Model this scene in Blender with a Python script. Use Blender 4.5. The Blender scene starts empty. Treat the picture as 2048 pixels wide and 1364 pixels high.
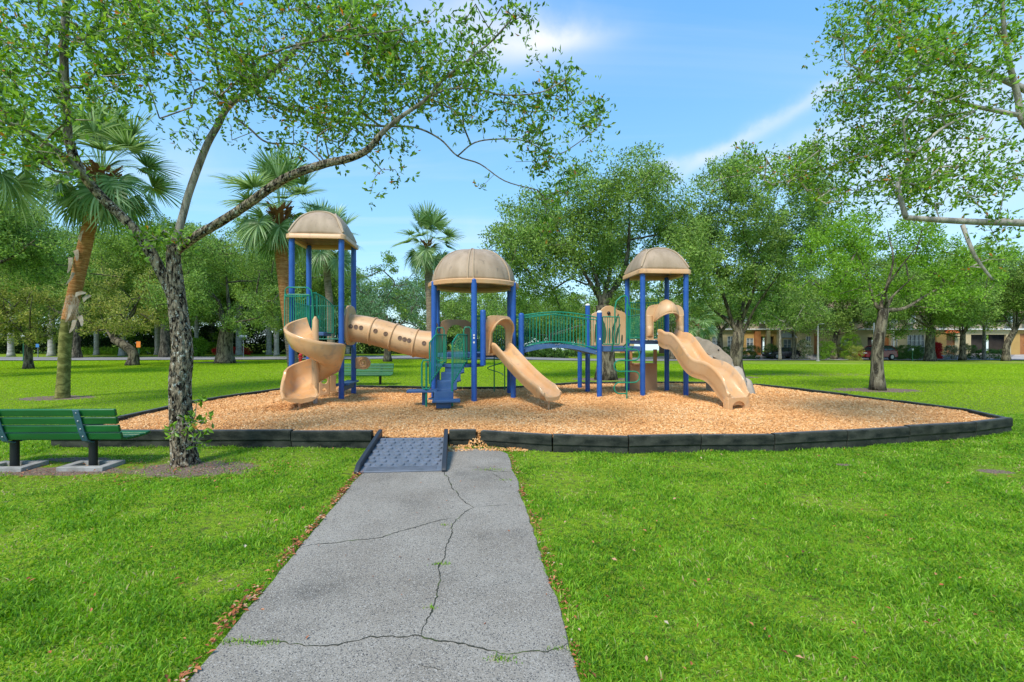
import bpy, math, random
import numpy as np
from mathutils import Vector, noise as mnoise
random.seed(7); RNG = np.random.default_rng(7)
C = bpy.context.scene
PI = math.pi
# ------------------------------------------------------------------ camera
F = 16/36*2048; HC = 1.55
cam_d = bpy.data.cameras.new('camera'); cam = bpy.data.objects.new('camera', cam_d); C.collection.objects.link(cam)
cam.location = (0, 0, HC); cam.rotation_euler = (PI/2, 0, 0)
cam_d.lens = 16; cam_d.sensor_width = 36; cam_d.clip_start = .05; cam_d.clip_end = 2000
C.camera = cam
# ------------------------------------------------------------------ exposure, world, sun
C.view_settings.view_transform = 'Standard'; C.view_settings.look = 'None'
C.view_settings.gamma = 1; C.view_settings.exposure = 1.12
C.render.resolution_x, C.render.resolution_y = 1024, 682
C.cycles.max_bounces = 8; C.cycles.diffuse_bounces = 4; C.cycles.transmission_bounces = 5; C.cycles.transparent_max_bounces = 6
C.cycles.use_denoising = True
SUN_AZ, SUN_EL = math.radians(-152), math.radians(52)      # azimuth from +Y, clockwise
sun_dir = Vector((math.sin(SUN_AZ)*math.cos(SUN_EL), math.cos(SUN_AZ)*math.cos(SUN_EL), math.sin(SUN_EL)))
sd = bpy.data.lights.new('sun', 'SUN'); sd.energy = 2.0; sd.angle = math.radians(16); sd.color = (1, .94, .84)
so = bpy.data.objects.new('sun', sd); C.collection.objects.link(so)
so.rotation_euler = sun_dir.to_track_quat('Z', 'Y').to_euler()
W = bpy.data.worlds.new('World'); C.world = W; W.use_nodes = True
wt = W.node_tree; wn = wt.nodes; wl = wt.links
for n in list(wn): wn.remove(n)
def wnode(t, **k):
    n = wn.new(t)
    for a, b in k.items(): setattr(n, a, b)
    return n
def wmath(op, a, b=None, clamp=False):
    n = wnode('ShaderNodeMath', operation=op, use_clamp=clamp)
    for i, v in enumerate((a, b)):
        if v is None: continue
        if isinstance(v, (int, float)): n.inputs[i].default_value = v
        else: wl.new(v, n.inputs[i])
    return n.outputs[0]
sky = wnode('ShaderNodeTexSky', sky_type='NISHITA', sun_disc=False)
sky.sun_elevation = SUN_EL; sky.sun_rotation = SUN_AZ; sky.altitude = 0
sky.air_density = 1.0; sky.dust_density = .4; sky.ozone_density = 1.8
hs = wnode('ShaderNodeHueSaturation'); hs.inputs['Saturation'].default_value = 1.02; hs.inputs['Value'].default_value = 1.0
wl.new(sky.outputs[0], hs.inputs['Color'])
tc = wnode('ShaderNodeTexCoord'); sx = wnode('ShaderNodeSeparateXYZ'); wl.new(tc.outputs['Generated'], sx.inputs[0])
zc = wmath('MAXIMUM', sx.outputs[2], .03)
dx = wmath('DIVIDE', sx.outputs[0], zc); dy = wmath('DIVIDE', sx.outputs[1], zc)
cb = wnode('ShaderNodeCombineXYZ'); wl.new(dx, cb.inputs[0]); wl.new(dy, cb.inputs[1])
mp = wnode('ShaderNodeMapping'); mp.inputs['Rotation'].default_value = (0, 0, math.radians(-38)); mp.inputs['Scale'].default_value = (.45, 1.9, 1)
mp.inputs['Location'].default_value = (1.3, .35, 0)
wl.new(cb.outputs[0], mp.inputs[0])
nz = wnode('ShaderNodeTexNoise'); nz.inputs['Scale'].default_value = .9; nz.inputs['Detail'].default_value = 7; nz.inputs['Roughness'].default_value = .55; nz.inputs['Distortion'].default_value = .7
wl.new(mp.outputs[0], nz.inputs['Vector'])
cr = wnode('ShaderNodeMapRange'); cr.inputs[1].default_value = .5; cr.inputs[2].default_value = .78; cr.inputs[3].default_value = 0; cr.inputs[4].default_value = .75
wl.new(nz.outputs[0], cr.inputs[0])
# one long cirrus streak rising to the right, and the veil above the oaks
def streak(px, py, ang, length, width, strength):
    d = Vector(((px-1024)/F, 1, (682-py)/F)).normalized()
    ax = Vector((math.cos(ang), 0, math.sin(ang))); ax = (ax-d*ax.dot(d)).normalized(); bx_ = d.cross(ax)
    def dot(v):
        n = wnode('ShaderNodeVectorMath', operation='DOT_PRODUCT'); wl.new(tc.outputs['Generated'], n.inputs[0]); n.inputs[1].default_value = v; return n.outputs['Value']
    nn = wmath('MULTIPLY', wmath('SUBTRACT', nz2.outputs[0], .5), .07)
    a = wmath('DIVIDE', dot(ax), length); b = wmath('DIVIDE', wmath('ADD', dot(bx_), nn), width)
    r2 = wmath('ADD', wmath('MULTIPLY', a, a), wmath('MULTIPLY', b, b))
    f = wmath('MULTIPLY', wmath('EXPONENT', wmath('MULTIPLY', r2, -1)), strength)
    front = wmath('GREATER_THAN', dot(d), 0)
    return wmath('MULTIPLY', f, front)
nz2 = wnode('ShaderNodeTexNoise'); nz2.inputs['Scale'].default_value = 5; nz2.inputs['Detail'].default_value = 6; nz2.inputs['Roughness'].default_value = .6
wl.new(tc.outputs['Generated'], nz2.inputs['Vector'])
streaks = None
for a in ((1510, 262, .50, .24, .012, .8), (1340, 328, .28, .09, .012, .8), (1590, 300, .30, .14, .03, .75), (960, 40, -.25, .17, .05, .75), (1060, 90, .25, .13, .035, .7), (1130, 85, .15, .09, .018, .5), (1950, 300, .3, .22, .12, .75), (350, 330, .2, .12, .04, .35), (960, 470, .1, .12, .03, .4)):
    s_ = streak(*a); streaks = s_ if streaks is None else wmath('ADD', streaks, s_)
streaks = wmath('MULTIPLY', streaks, wmath('ADD', wmath('MULTIPLY', nz2.outputs[0], 1.6), -.15))
cl = wmath('ADD', wmath('MULTIPLY', cr.outputs[0], .22), wmath('MULTIPLY', streaks, .8), True)
# brighter, hazier air near the horizon
air = wnode('ShaderNodeValToRGB'); wl.new(sx.outputs[2], air.inputs[0]); ae = air.color_ramp.elements
ae.new(.25)
for i_, (p_, c_) in enumerate(((0, (.48, .80, 1.0)), (.22, (.27, .66, 1.0)), (.62, (.135, .465, .97)))): ae[i_].position = p_; ae[i_].color = (*c_, 1)
airs = wnode('ShaderNodeVectorMath', operation='SCALE'); airs.inputs['Scale'].default_value = 3.3; wl.new(air.outputs[0], airs.inputs[0])
m0 = wnode('ShaderNodeMix', data_type='RGBA'); m0.inputs[0].default_value = .72; wl.new(hs.outputs[0], m0.inputs[6]); wl.new(airs.outputs[0], m0.inputs[7])
mx = wnode('ShaderNodeMix', data_type='RGBA'); wl.new(cl, mx.inputs[0]); wl.new(m0.outputs[2], mx.inputs[6]); mx.inputs[7].default_value = (3.15, 3.25, 3.35, 1)
bg = wnode('ShaderNodeBackground'); bg.inputs[1].default_value = .15
wl.new(mx.outputs[2], bg.inputs[0]); wo = wnode('ShaderNodeOutputWorld'); wl.new(bg.outputs[0], wo.inputs[0])

# ------------------------------------------------------------------ helpers
def sm(t): t = max(0., min(1., t)); return t*t*(3-2*t)
def zg(x, y):
    """height of the lawn: it falls gently away from the playground, then rises to the house pads"""
    k = .004 + .016*sm((x+12)/27)
    z = -k*max(0, y-16)
    if y > 60: z += sm((y-60)/6)*.75*sm((x-0)/15)
    return z
def P(px, py, Y): return Vector(((px-1024)/F*Y, Y, HC-(py-682)/F*Y))
def G(px, py, z=0.):
    Y = (HC-z)*F/(py-682); return Vector(((px-1024)/F*Y, Y, z))
def GX(px, Y):                      # the spot on the lawn seen in column px at depth Y
    X = (px-1024)/F*Y; return Vector((X, Y, zg(X, Y)))
TH = math.radians(5.15); cT, sT = math.cos(TH), math.sin(TH)
def L2W(u, v, z=0): return Vector((u*cT-v*sT, u*sT+v*cT, z))
def W2L(x, y): return (x*cT+y*sT, -x*sT+y*cT)

MATS = {}
def nodes(m):
    return m.node_tree.nodes, m.node_tree.links
def mat(name, col, rough=.6, var=None, vscale=3., bump=0., bscale=30., spec=.5, metal=0., detail=4, stretch=None, mask=(.35, .65), var2=None, v2scale=20, v2mask=(.55, .7)):
    """Principled base with one or two colour variations and a bump, all in object space"""
    m = bpy.data.materials.new(name); m.use_nodes = True; n, l = nodes(m); b = n['Principled BSDF']
    b.inputs['Base Color'].default_value = (*col, 1); b.inputs['Roughness'].default_value = rough
    b.inputs['Specular IOR Level'].default_value = spec; b.inputs['Metallic'].default_value = metal
    t = n.new('ShaderNodeTexCoord'); src = t.outputs['Object']
    if stretch:
        mp = n.new('ShaderNodeMapping'); mp.inputs['Scale'].default_value = stretch; l.new(src, mp.inputs[0]); src = mp.outputs[0]
    def nm(scale, lo, hi, det=detail):
        a = n.new('ShaderNodeTexNoise'); a.inputs['Scale'].default_value = scale; a.inputs['Detail'].default_value = det; l.new(src, a.inputs['Vector'])
        r = n.new('ShaderNodeMapRange'); r.inputs[1].default_value = lo; r.inputs[2].default_value = hi; l.new(a.outputs[0], r.inputs[0]); return r.outputs[0]
    out = None
    if var:
        mx = n.new('ShaderNodeMix'); mx.data_type = 'RGBA'; l.new(nm(vscale, *mask), mx.inputs[0]); mx.inputs[6].default_value = (*col, 1); mx.inputs[7].default_value = (*var, 1); out = mx.outputs[2]
    if var2:
        mx = n.new('ShaderNodeMix'); mx.data_type = 'RGBA'; l.new(nm(v2scale, *v2mask), mx.inputs[0])
        if out: l.new(out, mx.inputs[6])
        else: mx.inputs[6].default_value = (*col, 1)
        mx.inputs[7].default_value = (*var2, 1); out = mx.outputs[2]
    if out: l.new(out, b.inputs['Base Color'])
    if bump:
        a = n.new('ShaderNodeTexNoise'); a.inputs['Scale'].default_value = bscale; a.inputs['Detail'].default_value = 6; l.new(src, a.inputs['Vector'])
        bp = n.new('ShaderNodeBump'); bp.inputs['Strength'].default_value = 1; bp.inputs['Distance'].default_value = bump; l.new(a.outputs[0], bp.inputs['Height']); l.new(bp.outputs[0], b.inputs['Normal'])
    MATS[name] = m; return m

def attr_ramp(name, stops, rough=.55, transl=0., spec=.3, attr='rnd', pos_noise=None):
    """colour picked by a random value stored on each leaf, blade or chip; thin leaves let light through"""
    m = bpy.data.materials.new(name); m.use_nodes = True; n, l = nodes(m); b = n['Principled BSDF']
    a = n.new('ShaderNodeAttribute'); a.attribute_name = attr
    r = n.new('ShaderNodeValToRGB'); e = r.color_ramp.elements
    while len(e) < len(stops): e.new(.5)
    for i, (p, c) in enumerate(stops): e[i].position = p; e[i].color = (*c, 1)
    fac = a.outputs['Fac']
    col = r.outputs[0]
    if pos_noise:
        sc, amt = pos_noise
        g = n.new('ShaderNodeNewGeometry'); t = n.new('ShaderNodeTexNoise'); t.inputs['Scale'].default_value = sc; t.inputs['Detail'].default_value = 3; l.new(g.outputs['Position'], t.inputs['Vector'])
        q = n.new('ShaderNodeMath'); q.operation = 'MULTIPLY_ADD'; q.inputs[1].default_value = amt; q.inputs[2].default_value = -amt/2; l.new(t.outputs[0], q.inputs[0])
        s = n.new('ShaderNodeMath'); s.operation = 'ADD'; s.use_clamp = True; l.new(fac, s.inputs[0]); l.new(q.outputs[0], s.inputs[1]); fac = s.outputs[0]
    l.new(fac, r.inputs[0]); l.new(col, b.inputs['Base Color']); b.inputs['Roughness'].default_value = rough; b.inputs['Specular IOR Level'].default_value = spec
    if transl:
        t = n.new('ShaderNodeBsdfTranslucent'); hv = n.new('ShaderNodeHueSaturation'); hv.inputs['Hue'].default_value = .485; hv.inputs['Saturation'].default_value = 1.1; hv.inputs['Value'].default_value = 1.5
        l.new(col, hv.inputs['Color']); l.new(hv.outputs[0], t.inputs[0])
        mx = n.new('ShaderNodeMixShader'); mx.inputs[0].default_value = transl; l.new(b.outputs[0], mx.inputs[1]); l.new(t.outputs[0], mx.inputs[2]); l.new(mx.outputs[0], n['Material Output'].inputs[0])
    MATS[name] = m; return m

class MB:
    """collects shapes, then links them as ONE mesh object"""
    def __init__(s): s.v = []; s.f = []; s.smooth = []; s.mi = []; s.m = 0
    def add(s, vs, fs, smooth=False):
        o = len(s.v); s.v += [tuple(x) for x in vs]; s.f += [tuple(i+o for i in f) for f in fs]; s.smooth += [smooth]*len(fs); s.mi += [s.m]*len(fs); return s
    def box(s, c, d, rz=0., rx=0., ry=0.):
        c = Vector(c); hx, hy, hz = d[0]/2, d[1]/2, d[2]/2
        from mathutils import Euler
        R = Euler((rx, ry, rz)).to_matrix()
        vs = [c + R @ Vector((a*hx, b*hy, e*hz)) for a in (-1, 1) for b in (-1, 1) for e in (-1, 1)]
        return s.add(vs, [(0, 1, 3, 2), (4, 6, 7, 5), (0, 4, 5, 1), (2, 3, 7, 6), (0, 2, 6, 4), (1, 5, 7, 3)])
    def tube(s, pts, r, n=8, caps=True, smooth=True, closed=False):
        pts = [Vector(p) for p in pts]; N = len(pts)
        rr = list(r) if hasattr(r, '__len__') else [r]*N
        vs = []; up = None
        for i, p in enumerate(pts):
            if closed: t = pts[(i+1) % N]-pts[i-1]
            else: t = pts[min(i+1, N-1)]-pts[max(i-1, 0)]
            if t.length < 1e-9: t = Vector((0, 0, 1))
            t.normalize()
            if up is None: up = Vector((0, 0, 1)) if abs(t.z) < .9 else Vector((1, 0, 0))
            a = up - t*up.dot(t)
            if a.length < 1e-6: a = t.orthogonal()
            a.normalize(); up = a; b = t.cross(a)
            for k in range(n):
                th = 2*PI*k/n; vs.append(p + (a*math.cos(th)+b*math.sin(th))*rr[i])
        fs = []
        M = N if closed else N-1
        for i in range(M):
            j = (i+1) % N
            for k in range(n): fs.append((i*n+k, i*n+(k+1) % n, j*n+(k+1) % n, j*n+k))
        if caps and not closed: fs += [tuple(range(n))[::-1], tuple((N-1)*n+k for k in range(n))]
        return s.add(vs, fs, smooth)
    def cyl(s, p0, p1, r, n=16, r1=None): return s.tube([p0, p1], [r, r if r1 is None else r1], n)
    def grid(s, P2, closeu=False, smooth=True, flip=False):
        nu, nv = len(P2), len(P2[0]); vs = [p for row in P2 for p in row]; fs = []
        for i in range(nu if closeu else nu-1):
            for j in range(nv-1):
                q = (i*nv+j, ((i+1) % nu)*nv+j, ((i+1) % nu)*nv+j+1, i*nv+j+1); fs.append(q[::-1] if flip else q)
        return s.add(vs, fs, smooth)
    def prism(s, poly, z0, z1):
        n = len(poly); vs = [(x, y, z0) for x, y in poly]+[(x, y, z1) for x, y in poly]
        fs = [tuple(range(n))[::-1], tuple(range(n, 2*n))]+[(i, (i+1) % n, n+(i+1) % n, n+i) for i in range(n)]
        return s.add(vs, fs)
    def plate(s, poly, O, A, B, th):
        """polygon (a,b) in the plane O + a*A + b*B, given a thickness"""
        O, A, B = Vector(O), Vector(A), Vector(B); N = A.cross(B).normalized()*th/2; n = len(poly)
        vs = [O+A*a+B*b-N for a, b in poly]+[O+A*a+B*b+N for a, b in poly]
        return s.add(vs, [tuple(range(n))[::-1], tuple(range(n, 2*n))]+[(i, (i+1) % n, n+(i+1) % n, n+i) for i in range(n)])
    def ring(s, inner, outer, O, A, B, th):
        """plate between two outlines with as many points each (a panel with a hole)"""
        O, A, B = Vector(O), Vector(A), Vector(B); N = A.cross(B).normalized()*th/2; n = len(inner)
        f = lambda L, q: [O+A*a+B*b+N*q for a, b in L]
        vs = f(inner, -1)+f(outer, -1)+f(inner, 1)+f(outer, 1); fs = []
        for i in range(n):
            j = (i+1) % n
            fs += [(i, n+i, n+j, j), (2*n+i, 2*n+j, 3*n+j, 3*n+i), (i, j, 2*n+j, 2*n+i), (n+i, 3*n+i, 3*n+j, n+j)]
        return s.add(vs, fs)
    def sphere(s, c, r, n=12, m=8, sz=1.):
        c = Vector(c); rows = []
        for i in range(m+1):
            ph = PI*i/m; rows.append([c+Vector((math.sin(ph)*math.cos(2*PI*k/n)*r, math.sin(ph)*math.sin(2*PI*k/n)*r, math.cos(ph)*r*sz)) for k in range(n+1)])
        return s.grid(rows, smooth=True)
    def build(s, name, m, parent=None, off=None, bevel=0., angle=40, solid=0.):
        me = bpy.data.meshes.new(name)
        vs = s.v if off is None else [(a-off[0], b-off[1], c-off[2]) for a, b, c in s.v]
        me.from_pydata(vs, [], s.f)
        for x in (m if isinstance(m, (list, tuple)) else [m]): me.materials.append(x)
        me.polygons.foreach_set('use_smooth', [True]*len(me.polygons))
        me.polygons.foreach_set('material_index', s.mi)
        me.update(); me.set_sharp_from_angle(angle=math.radians(angle))
        o = bpy.data.objects.new(name, me); C.collection.objects.link(o)
        if parent: o.parent = parent
        if solid:
            q = o.modifiers.new('solid', 'SOLIDIFY'); q.thickness = solid; q.offset = -1
        if bevel:
            q = o.modifiers.new('bevel', 'BEVEL'); q.width = bevel; q.segments = 2; q.limit_method = 'ANGLE'; q.angle_limit = math.radians(35); q.use_clamp_overlap = True
        return o
def fast_mesh(name, V, faces_n, corner, rnd, m, parent=None, smooth=False):
    """V (n,3); faces all with faces_n corners, corner flat indices; rnd per face"""
    me = bpy.data.meshes.new(name); nf = len(corner)//faces_n
    me.vertices.add(len(V)); me.vertices.foreach_set('co', np.asarray(V, np.float32).ravel())
    me.loops.add(len(corner)); me.loops.foreach_set('vertex_index', np.asarray(corner, np.int32))
    me.polygons.add(nf); me.polygons.foreach_set('loop_start', np.arange(0, nf*faces_n, faces_n, dtype=np.int32))
    me.polygons.foreach_set('use_smooth', np.full(nf, smooth))
    me.update(calc_edges=True)
    a = me.attributes.new('rnd', 'FLOAT', 'FACE'); a.data.foreach_set('value', np.asarray(rnd, np.float32))
    me.materials.append(m)
    o = bpy.data.objects.new(name, me); C.collection.objects.link(o)
    if parent: o.parent = parent
    return o
def tag(o, label=None, cat=None, group=None, kind=None):
    for k, v in (('label', label), ('category', cat), ('group', group), ('kind', kind)):
        if v: o[k] = v
    return o
def thing(name, label, cat, loc=(0, 0, 0), rz=0, group=None):
    o = bpy.data.objects.new(name, None); C.collection.objects.link(o); o.location = loc; o.rotation_euler = (0, 0, rz); o.empty_display_size = .3
    return tag(o, label, cat, group)
KIDS = {}
def copy_tree(o, parent=None):
    c = o.copy(); C.collection.objects.link(c); c.parent = parent
    for ch in [x for x in C.objects if x.parent == o]: copy_tree(ch, c)
    return c
def inside(poly, X, Y):
    poly = np.asarray(poly); r = np.zeros(len(X), bool); n = len(poly)
    for i in range(n):
        x1, y1 = poly[i]; x2, y2 = poly[(i+1) % n]
        c = ((y1 > Y) != (y2 > Y)) & (X < (x2-x1)*(Y-y1)/((y2-y1) if y2 != y1 else 1e-9)+x1); r ^= c
    return r
def unit(a): return a/np.maximum(np.linalg.norm(a, axis=-1, keepdims=True), 1e-9)

# ------------------------------------------------------------------ materials
M_blue = mat('blue_powder_coat', (.014, .085, .36), .38, var=(.025, .11, .40), vscale=5, var2=(.10, .14, .25), v2scale=45, v2mask=(.68, .76))
M_blue_deck = mat('blue_deck_coating', (.035, .10, .24), .5, var=(.06, .13, .27), vscale=6, bump=.002, bscale=120)
M_green = mat('green_powder_coat', (.006, .21, .12), .35, var=(.012, .25, .14), vscale=8)
M_tan = mat('tan_plastic', (.60, .34, .15), .42, var=(.64, .41, .22), vscale=1.7, bump=.0015, bscale=220, var2=(.36, .22, .12), v2scale=6, v2mask=(.58, .8))
M_roof = mat('weathered_tan_plastic', (.42, .31, .21), .6, var=(.32, .23, .145), vscale=1.6, bump=.002, bscale=160, var2=(.15, .115, .08), v2scale=5, v2mask=(.62, .82), stretch=(3, 3, .6))
M_slide = mat('tan_slide_plastic', (.66, .35, .145), .19, var=(.70, .44, .23), vscale=2.2, bump=.001, bscale=260, var2=(.50, .33, .20), v2scale=7, v2mask=(.55, .75))
M_orange = mat('orange_tan_plastic', (.46, .23, .10), .42, var=(.52, .31, .16), vscale=2)
M_grey_tan = mat('grey_tan_rock_plastic', (.46, .38, .29), .65, var=(.34, .28, .21), vscale=5, bump=.006, bscale=18)
M_rib = mat('tan_seam_plastic', (.46, .34, .22), .55, var=(.40, .29, .18), vscale=2)
M_white = mat('white_plastic', (.7, .7, .68), .5)
M_steel = mat('galvanised_steel', (.35, .36, .37), .4, metal=.7)
M_timber = mat('black_recycled_plastic', (.010, .014, .011), .7, spec=.2, var=(.055, .058, .045), vscale=4, bump=.003, bscale=90, var2=(.13, .14, .12), v2scale=38, v2mask=(.62, .76), stretch=(1, 1, 2.2))
M_timber_top = mat('grey_black_plastic', (.12, .12, .115), .8, var=(.07, .08, .078), vscale=9)
M_rubber = mat('grey_rubber', (.15, .17, .21), .5, var=(.11, .13, .16), vscale=7, bump=.0015, bscale=150)
M_rubber_dark = mat('dark_rubber', (.022, .027, .035), .5)
M_bench = mat('green_recycled_planks', (.008, .14, .035), .38, var=(.005, .085, .02), vscale=3, stretch=(.4, 3, 3), bump=.001, bscale=60)
M_strap = mat('blue_grey_steel', (.03, .10, .15), .4, var=(.05, .13, .18), vscale=12)
M_black = mat('black_steel', (.006, .007, .008), .5)
M_conc = mat('concrete', (.36, .35, .33), .9, var=(.24, .23, .21), vscale=8, bump=.003, bscale=60)
M_pave = mat('pale_concrete_pavement', (.42, .39, .37), .9, var=(.33, .31, .30), vscale=.6)
M_road = mat('road_asphalt', (.27, .26, .26), .9, var=(.20, .19, .19), vscale=.5)

def bark(name, dark, mid, light, sc=9, stretch=(1, 1, .28), bump=.03, lichen=.62, lsc=4):
    m = bpy.data.materials.new(name); m.use_nodes = True; n, l = nodes(m); b = n['Principled BSDF']; b.inputs['Roughness'].default_value = .95; b.inputs['Specular IOR Level'].default_value = .15
    g = n.new('ShaderNodeNewGeometry'); mp = n.new('ShaderNodeMapping'); mp.inputs['Scale'].default_value = stretch; l.new(g.outputs['Position'], mp.inputs[0])
    a = n.new('ShaderNodeTexNoise'); a.inputs['Scale'].default_value = sc; a.inputs['Detail'].default_value = 8; a.inputs['Roughness'].default_value = .65; a.inputs['Distortion'].default_value = .8; l.new(mp.outputs[0], a.inputs['Vector'])
    r = n.new('ShaderNodeValToRGB'); e = r.color_ramp.elements; e[0].position = .43; e[0].color = (*dark, 1); e[1].position = .60; e[1].color = (*mid, 1); l.new(a.outputs[0], r.inputs[0])
    c = n.new('ShaderNodeTexNoise'); c.inputs['Scale'].default_value = sc*lsc; c.inputs['Detail'].default_value = 8; c.inputs['Roughness'].default_value = .7; l.new(g.outputs['Position'], c.inputs['Vector'])
    q = n.new('ShaderNodeMapRange'); q.inputs[1].default_value = lichen-.02; q.inputs[2].default_value = lichen+.03; l.new(c.outputs[0], q.inputs[0])
    mx = n.new('ShaderNodeMix'); mx.data_type = 'RGBA'; l.new(q.outputs[0], mx.inputs[0]); l.new(r.outputs[0], mx.inputs[6]); mx.inputs[7].default_value = (*light, 1); l.new(mx.outputs[2], b.inputs['Base Color'])
    bp = n.new('ShaderNodeBump'); bp.inputs['Distance'].default_value = bump; l.new(a.outputs[0], bp.inputs['Height']); l.new(bp.outputs[0], b.inputs['Normal'])
    MATS[name] = m; return m
M_bark = bark('dark_lichened_bark', (.010, .008, .006), (.40, .32, .22), (.56, .57, .50), sc=29, bump=.04, lichen=.59, stretch=(1, 1, .40), lsc=.8)
M_bark_grey = bark('grey_bark', (.11, .095, .075), (.36, .32, .26), (.48, .47, .43), sc=18, bump=.02, lichen=.64)
M_bark_far = bark('brown_oak_bark', (.04, .034, .024), (.22, .19, .13), (.32, .32, .25), sc=7, bump=.03)
M_palm_orange = bark('orange_palm_bark', (.30, .12, .035), (.56, .28, .11), (.58, .40, .22), sc=7, stretch=(.6, .6, 5), bump=.02, lichen=.72)
M_palm_green = bark('mossy_palm_bark', (.11, .11, .03), (.26, .25, .08), (.40, .37, .22), sc=5, stretch=(1, 1, 1.5), bump=.012, lichen=.7)
M_palm_grey = bark('grey_palm_bark', (.16, .12, .08), (.32, .25, .18), (.4, .36, .3), sc=6, stretch=(.7, .7, 4), bump=.015, lichen=.7)
M_royal = bark('pale_royal_palm_bark', (.28, .26, .23), (.45, .43, .40), (.18, .17, .15), sc=2, stretch=(1, 1, 3), bump=.004, lichen=.66)
M_boot = mat('dry_palm_boots', (.34, .16, .06), .9, var=(.20, .09, .035), vscale=9)
M_dry = mat('dry_palm_strips', (.42, .36, .27), .9, var=(.30, .22, .14), vscale=7)
M_leaf = attr_ramp('oak_leaves', [(0, (.035, .09, .01)), (.4, (.12, .25, .025)), (.75, (.22, .40, .05)), (.97, (.34, .54, .11)), (.987, (.55, .22, .04))], .42, .45, .4)
M_leaf_r = attr_ramp('bright_oak_leaves', [(0, (.04, .10, .01)), (.4, (.13, .27, .022)), (.75, (.24, .43, .045)), (.97, (.34, .54, .09)), (.987, (.55, .22, .04))], .42, .45, .4)
M_leaf_far = attr_ramp('live_oak_crown', [(0, (.06, .115, .022)), (.5, (.19, .32, .06)), (1, (.42, .58, .14))], .5, .38, .35, pos_noise=(1.1, .7))
M_leaf_yg = attr_ramp('yellow_green_crown', [(0, (.08, .17, .012)), (.5, (.19, .36, .03)), (1, (.36, .58, .08))], .5, .42, .3, pos_noise=(1.1, .7))
M_leaf_olive = attr_ramp('olive_brown_crown', [(0, (.09, .14, .02)), (.5, (.27, .34, .06)), (1, (.55, .52, .14))], .55, .3, .25, pos_noise=(1., .7))
M_leaf_blue = attr_ramp('grey_green_crown', [(0, (.05, .11, .04)), (.5, (.12, .23, .10)), (1, (.22, .38, .18))], .55, .3, .25, pos_noise=(1., .7))
M_woods = attr_ramp('woods_leaves', [(0, (.06, .12, .02)), (.5, (.17, .29, .045)), (1, (.36, .52, .10))], .55, .38, .25, pos_noise=(.35, 1.0))
M_dark_woods = attr_ramp('dark_understory', [(0, (.008, .018, .005)), (.5, (.02, .045, .01)), (1, (.05, .11, .02))], .6, .2, .2, pos_noise=(.4, .8))  # shade under the woods is put into these near-black leaf colours
M_hedge = attr_ramp('hedge_leaves', [(0, (.03, .08, .012)), (.5, (.075, .18, .03)), (1, (.16, .32, .06))], .5, .3, .3)
M_red_leaf = attr_ramp('red_leaves', [(0, (.4, .02, .02)), (1, (.7, .07, .05))], .5, .3, .3)
M_white_fl = attr_ramp('flowering_leaves', [(0, (.04, .12, .02)), (.7, (.12, .25, .05)), (.75, (.7, .65, .5)), (1, (.8, .7, .55))], .5, .3, .3)
M_frond = attr_ramp('palm_frond', [(0, (.07, .15, .025)), (.5, (.19, .32, .09)), (1, (.45, .58, .28))], .4, .3, .5)
M_blade = attr_ramp('grass_blades', [(0, (.045, .13, .01)), (.4, (.15, .34, .02)), (.72, (.29, .52, .035)), (.88, (.44, .58, .09)), (.95, (.56, .50, .22)), (1, (.52, .40, .22))], .5, .4, .25, pos_noise=(2.2, 1.05))
M_blade_far = attr_ramp('distant_grass_blades', [(0, (.19, .32, .012)), (.5, (.32, .50, .018)), (.9, (.45, .60, .03)), (1, (.55, .58, .10))], .6, .4, .15, pos_noise=(.25, .7))
M_chip = attr_ramp('wood_chips', [(0, (.32, .12, .03)), (.3, (.70, .32, .10)), (.7, (.90, .50, .20)), (1, (.95, .70, .40))], .75, 0, .25, pos_noise=(.8, .6))
M_litter = attr_ramp('fallen_leaves', [(0, (.12, .045, .02)), (.5, (.38, .12, .045)), (.85, (.50, .22, .10)), (1, (.48, .42, .30))], .7, 0, .2)

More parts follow.
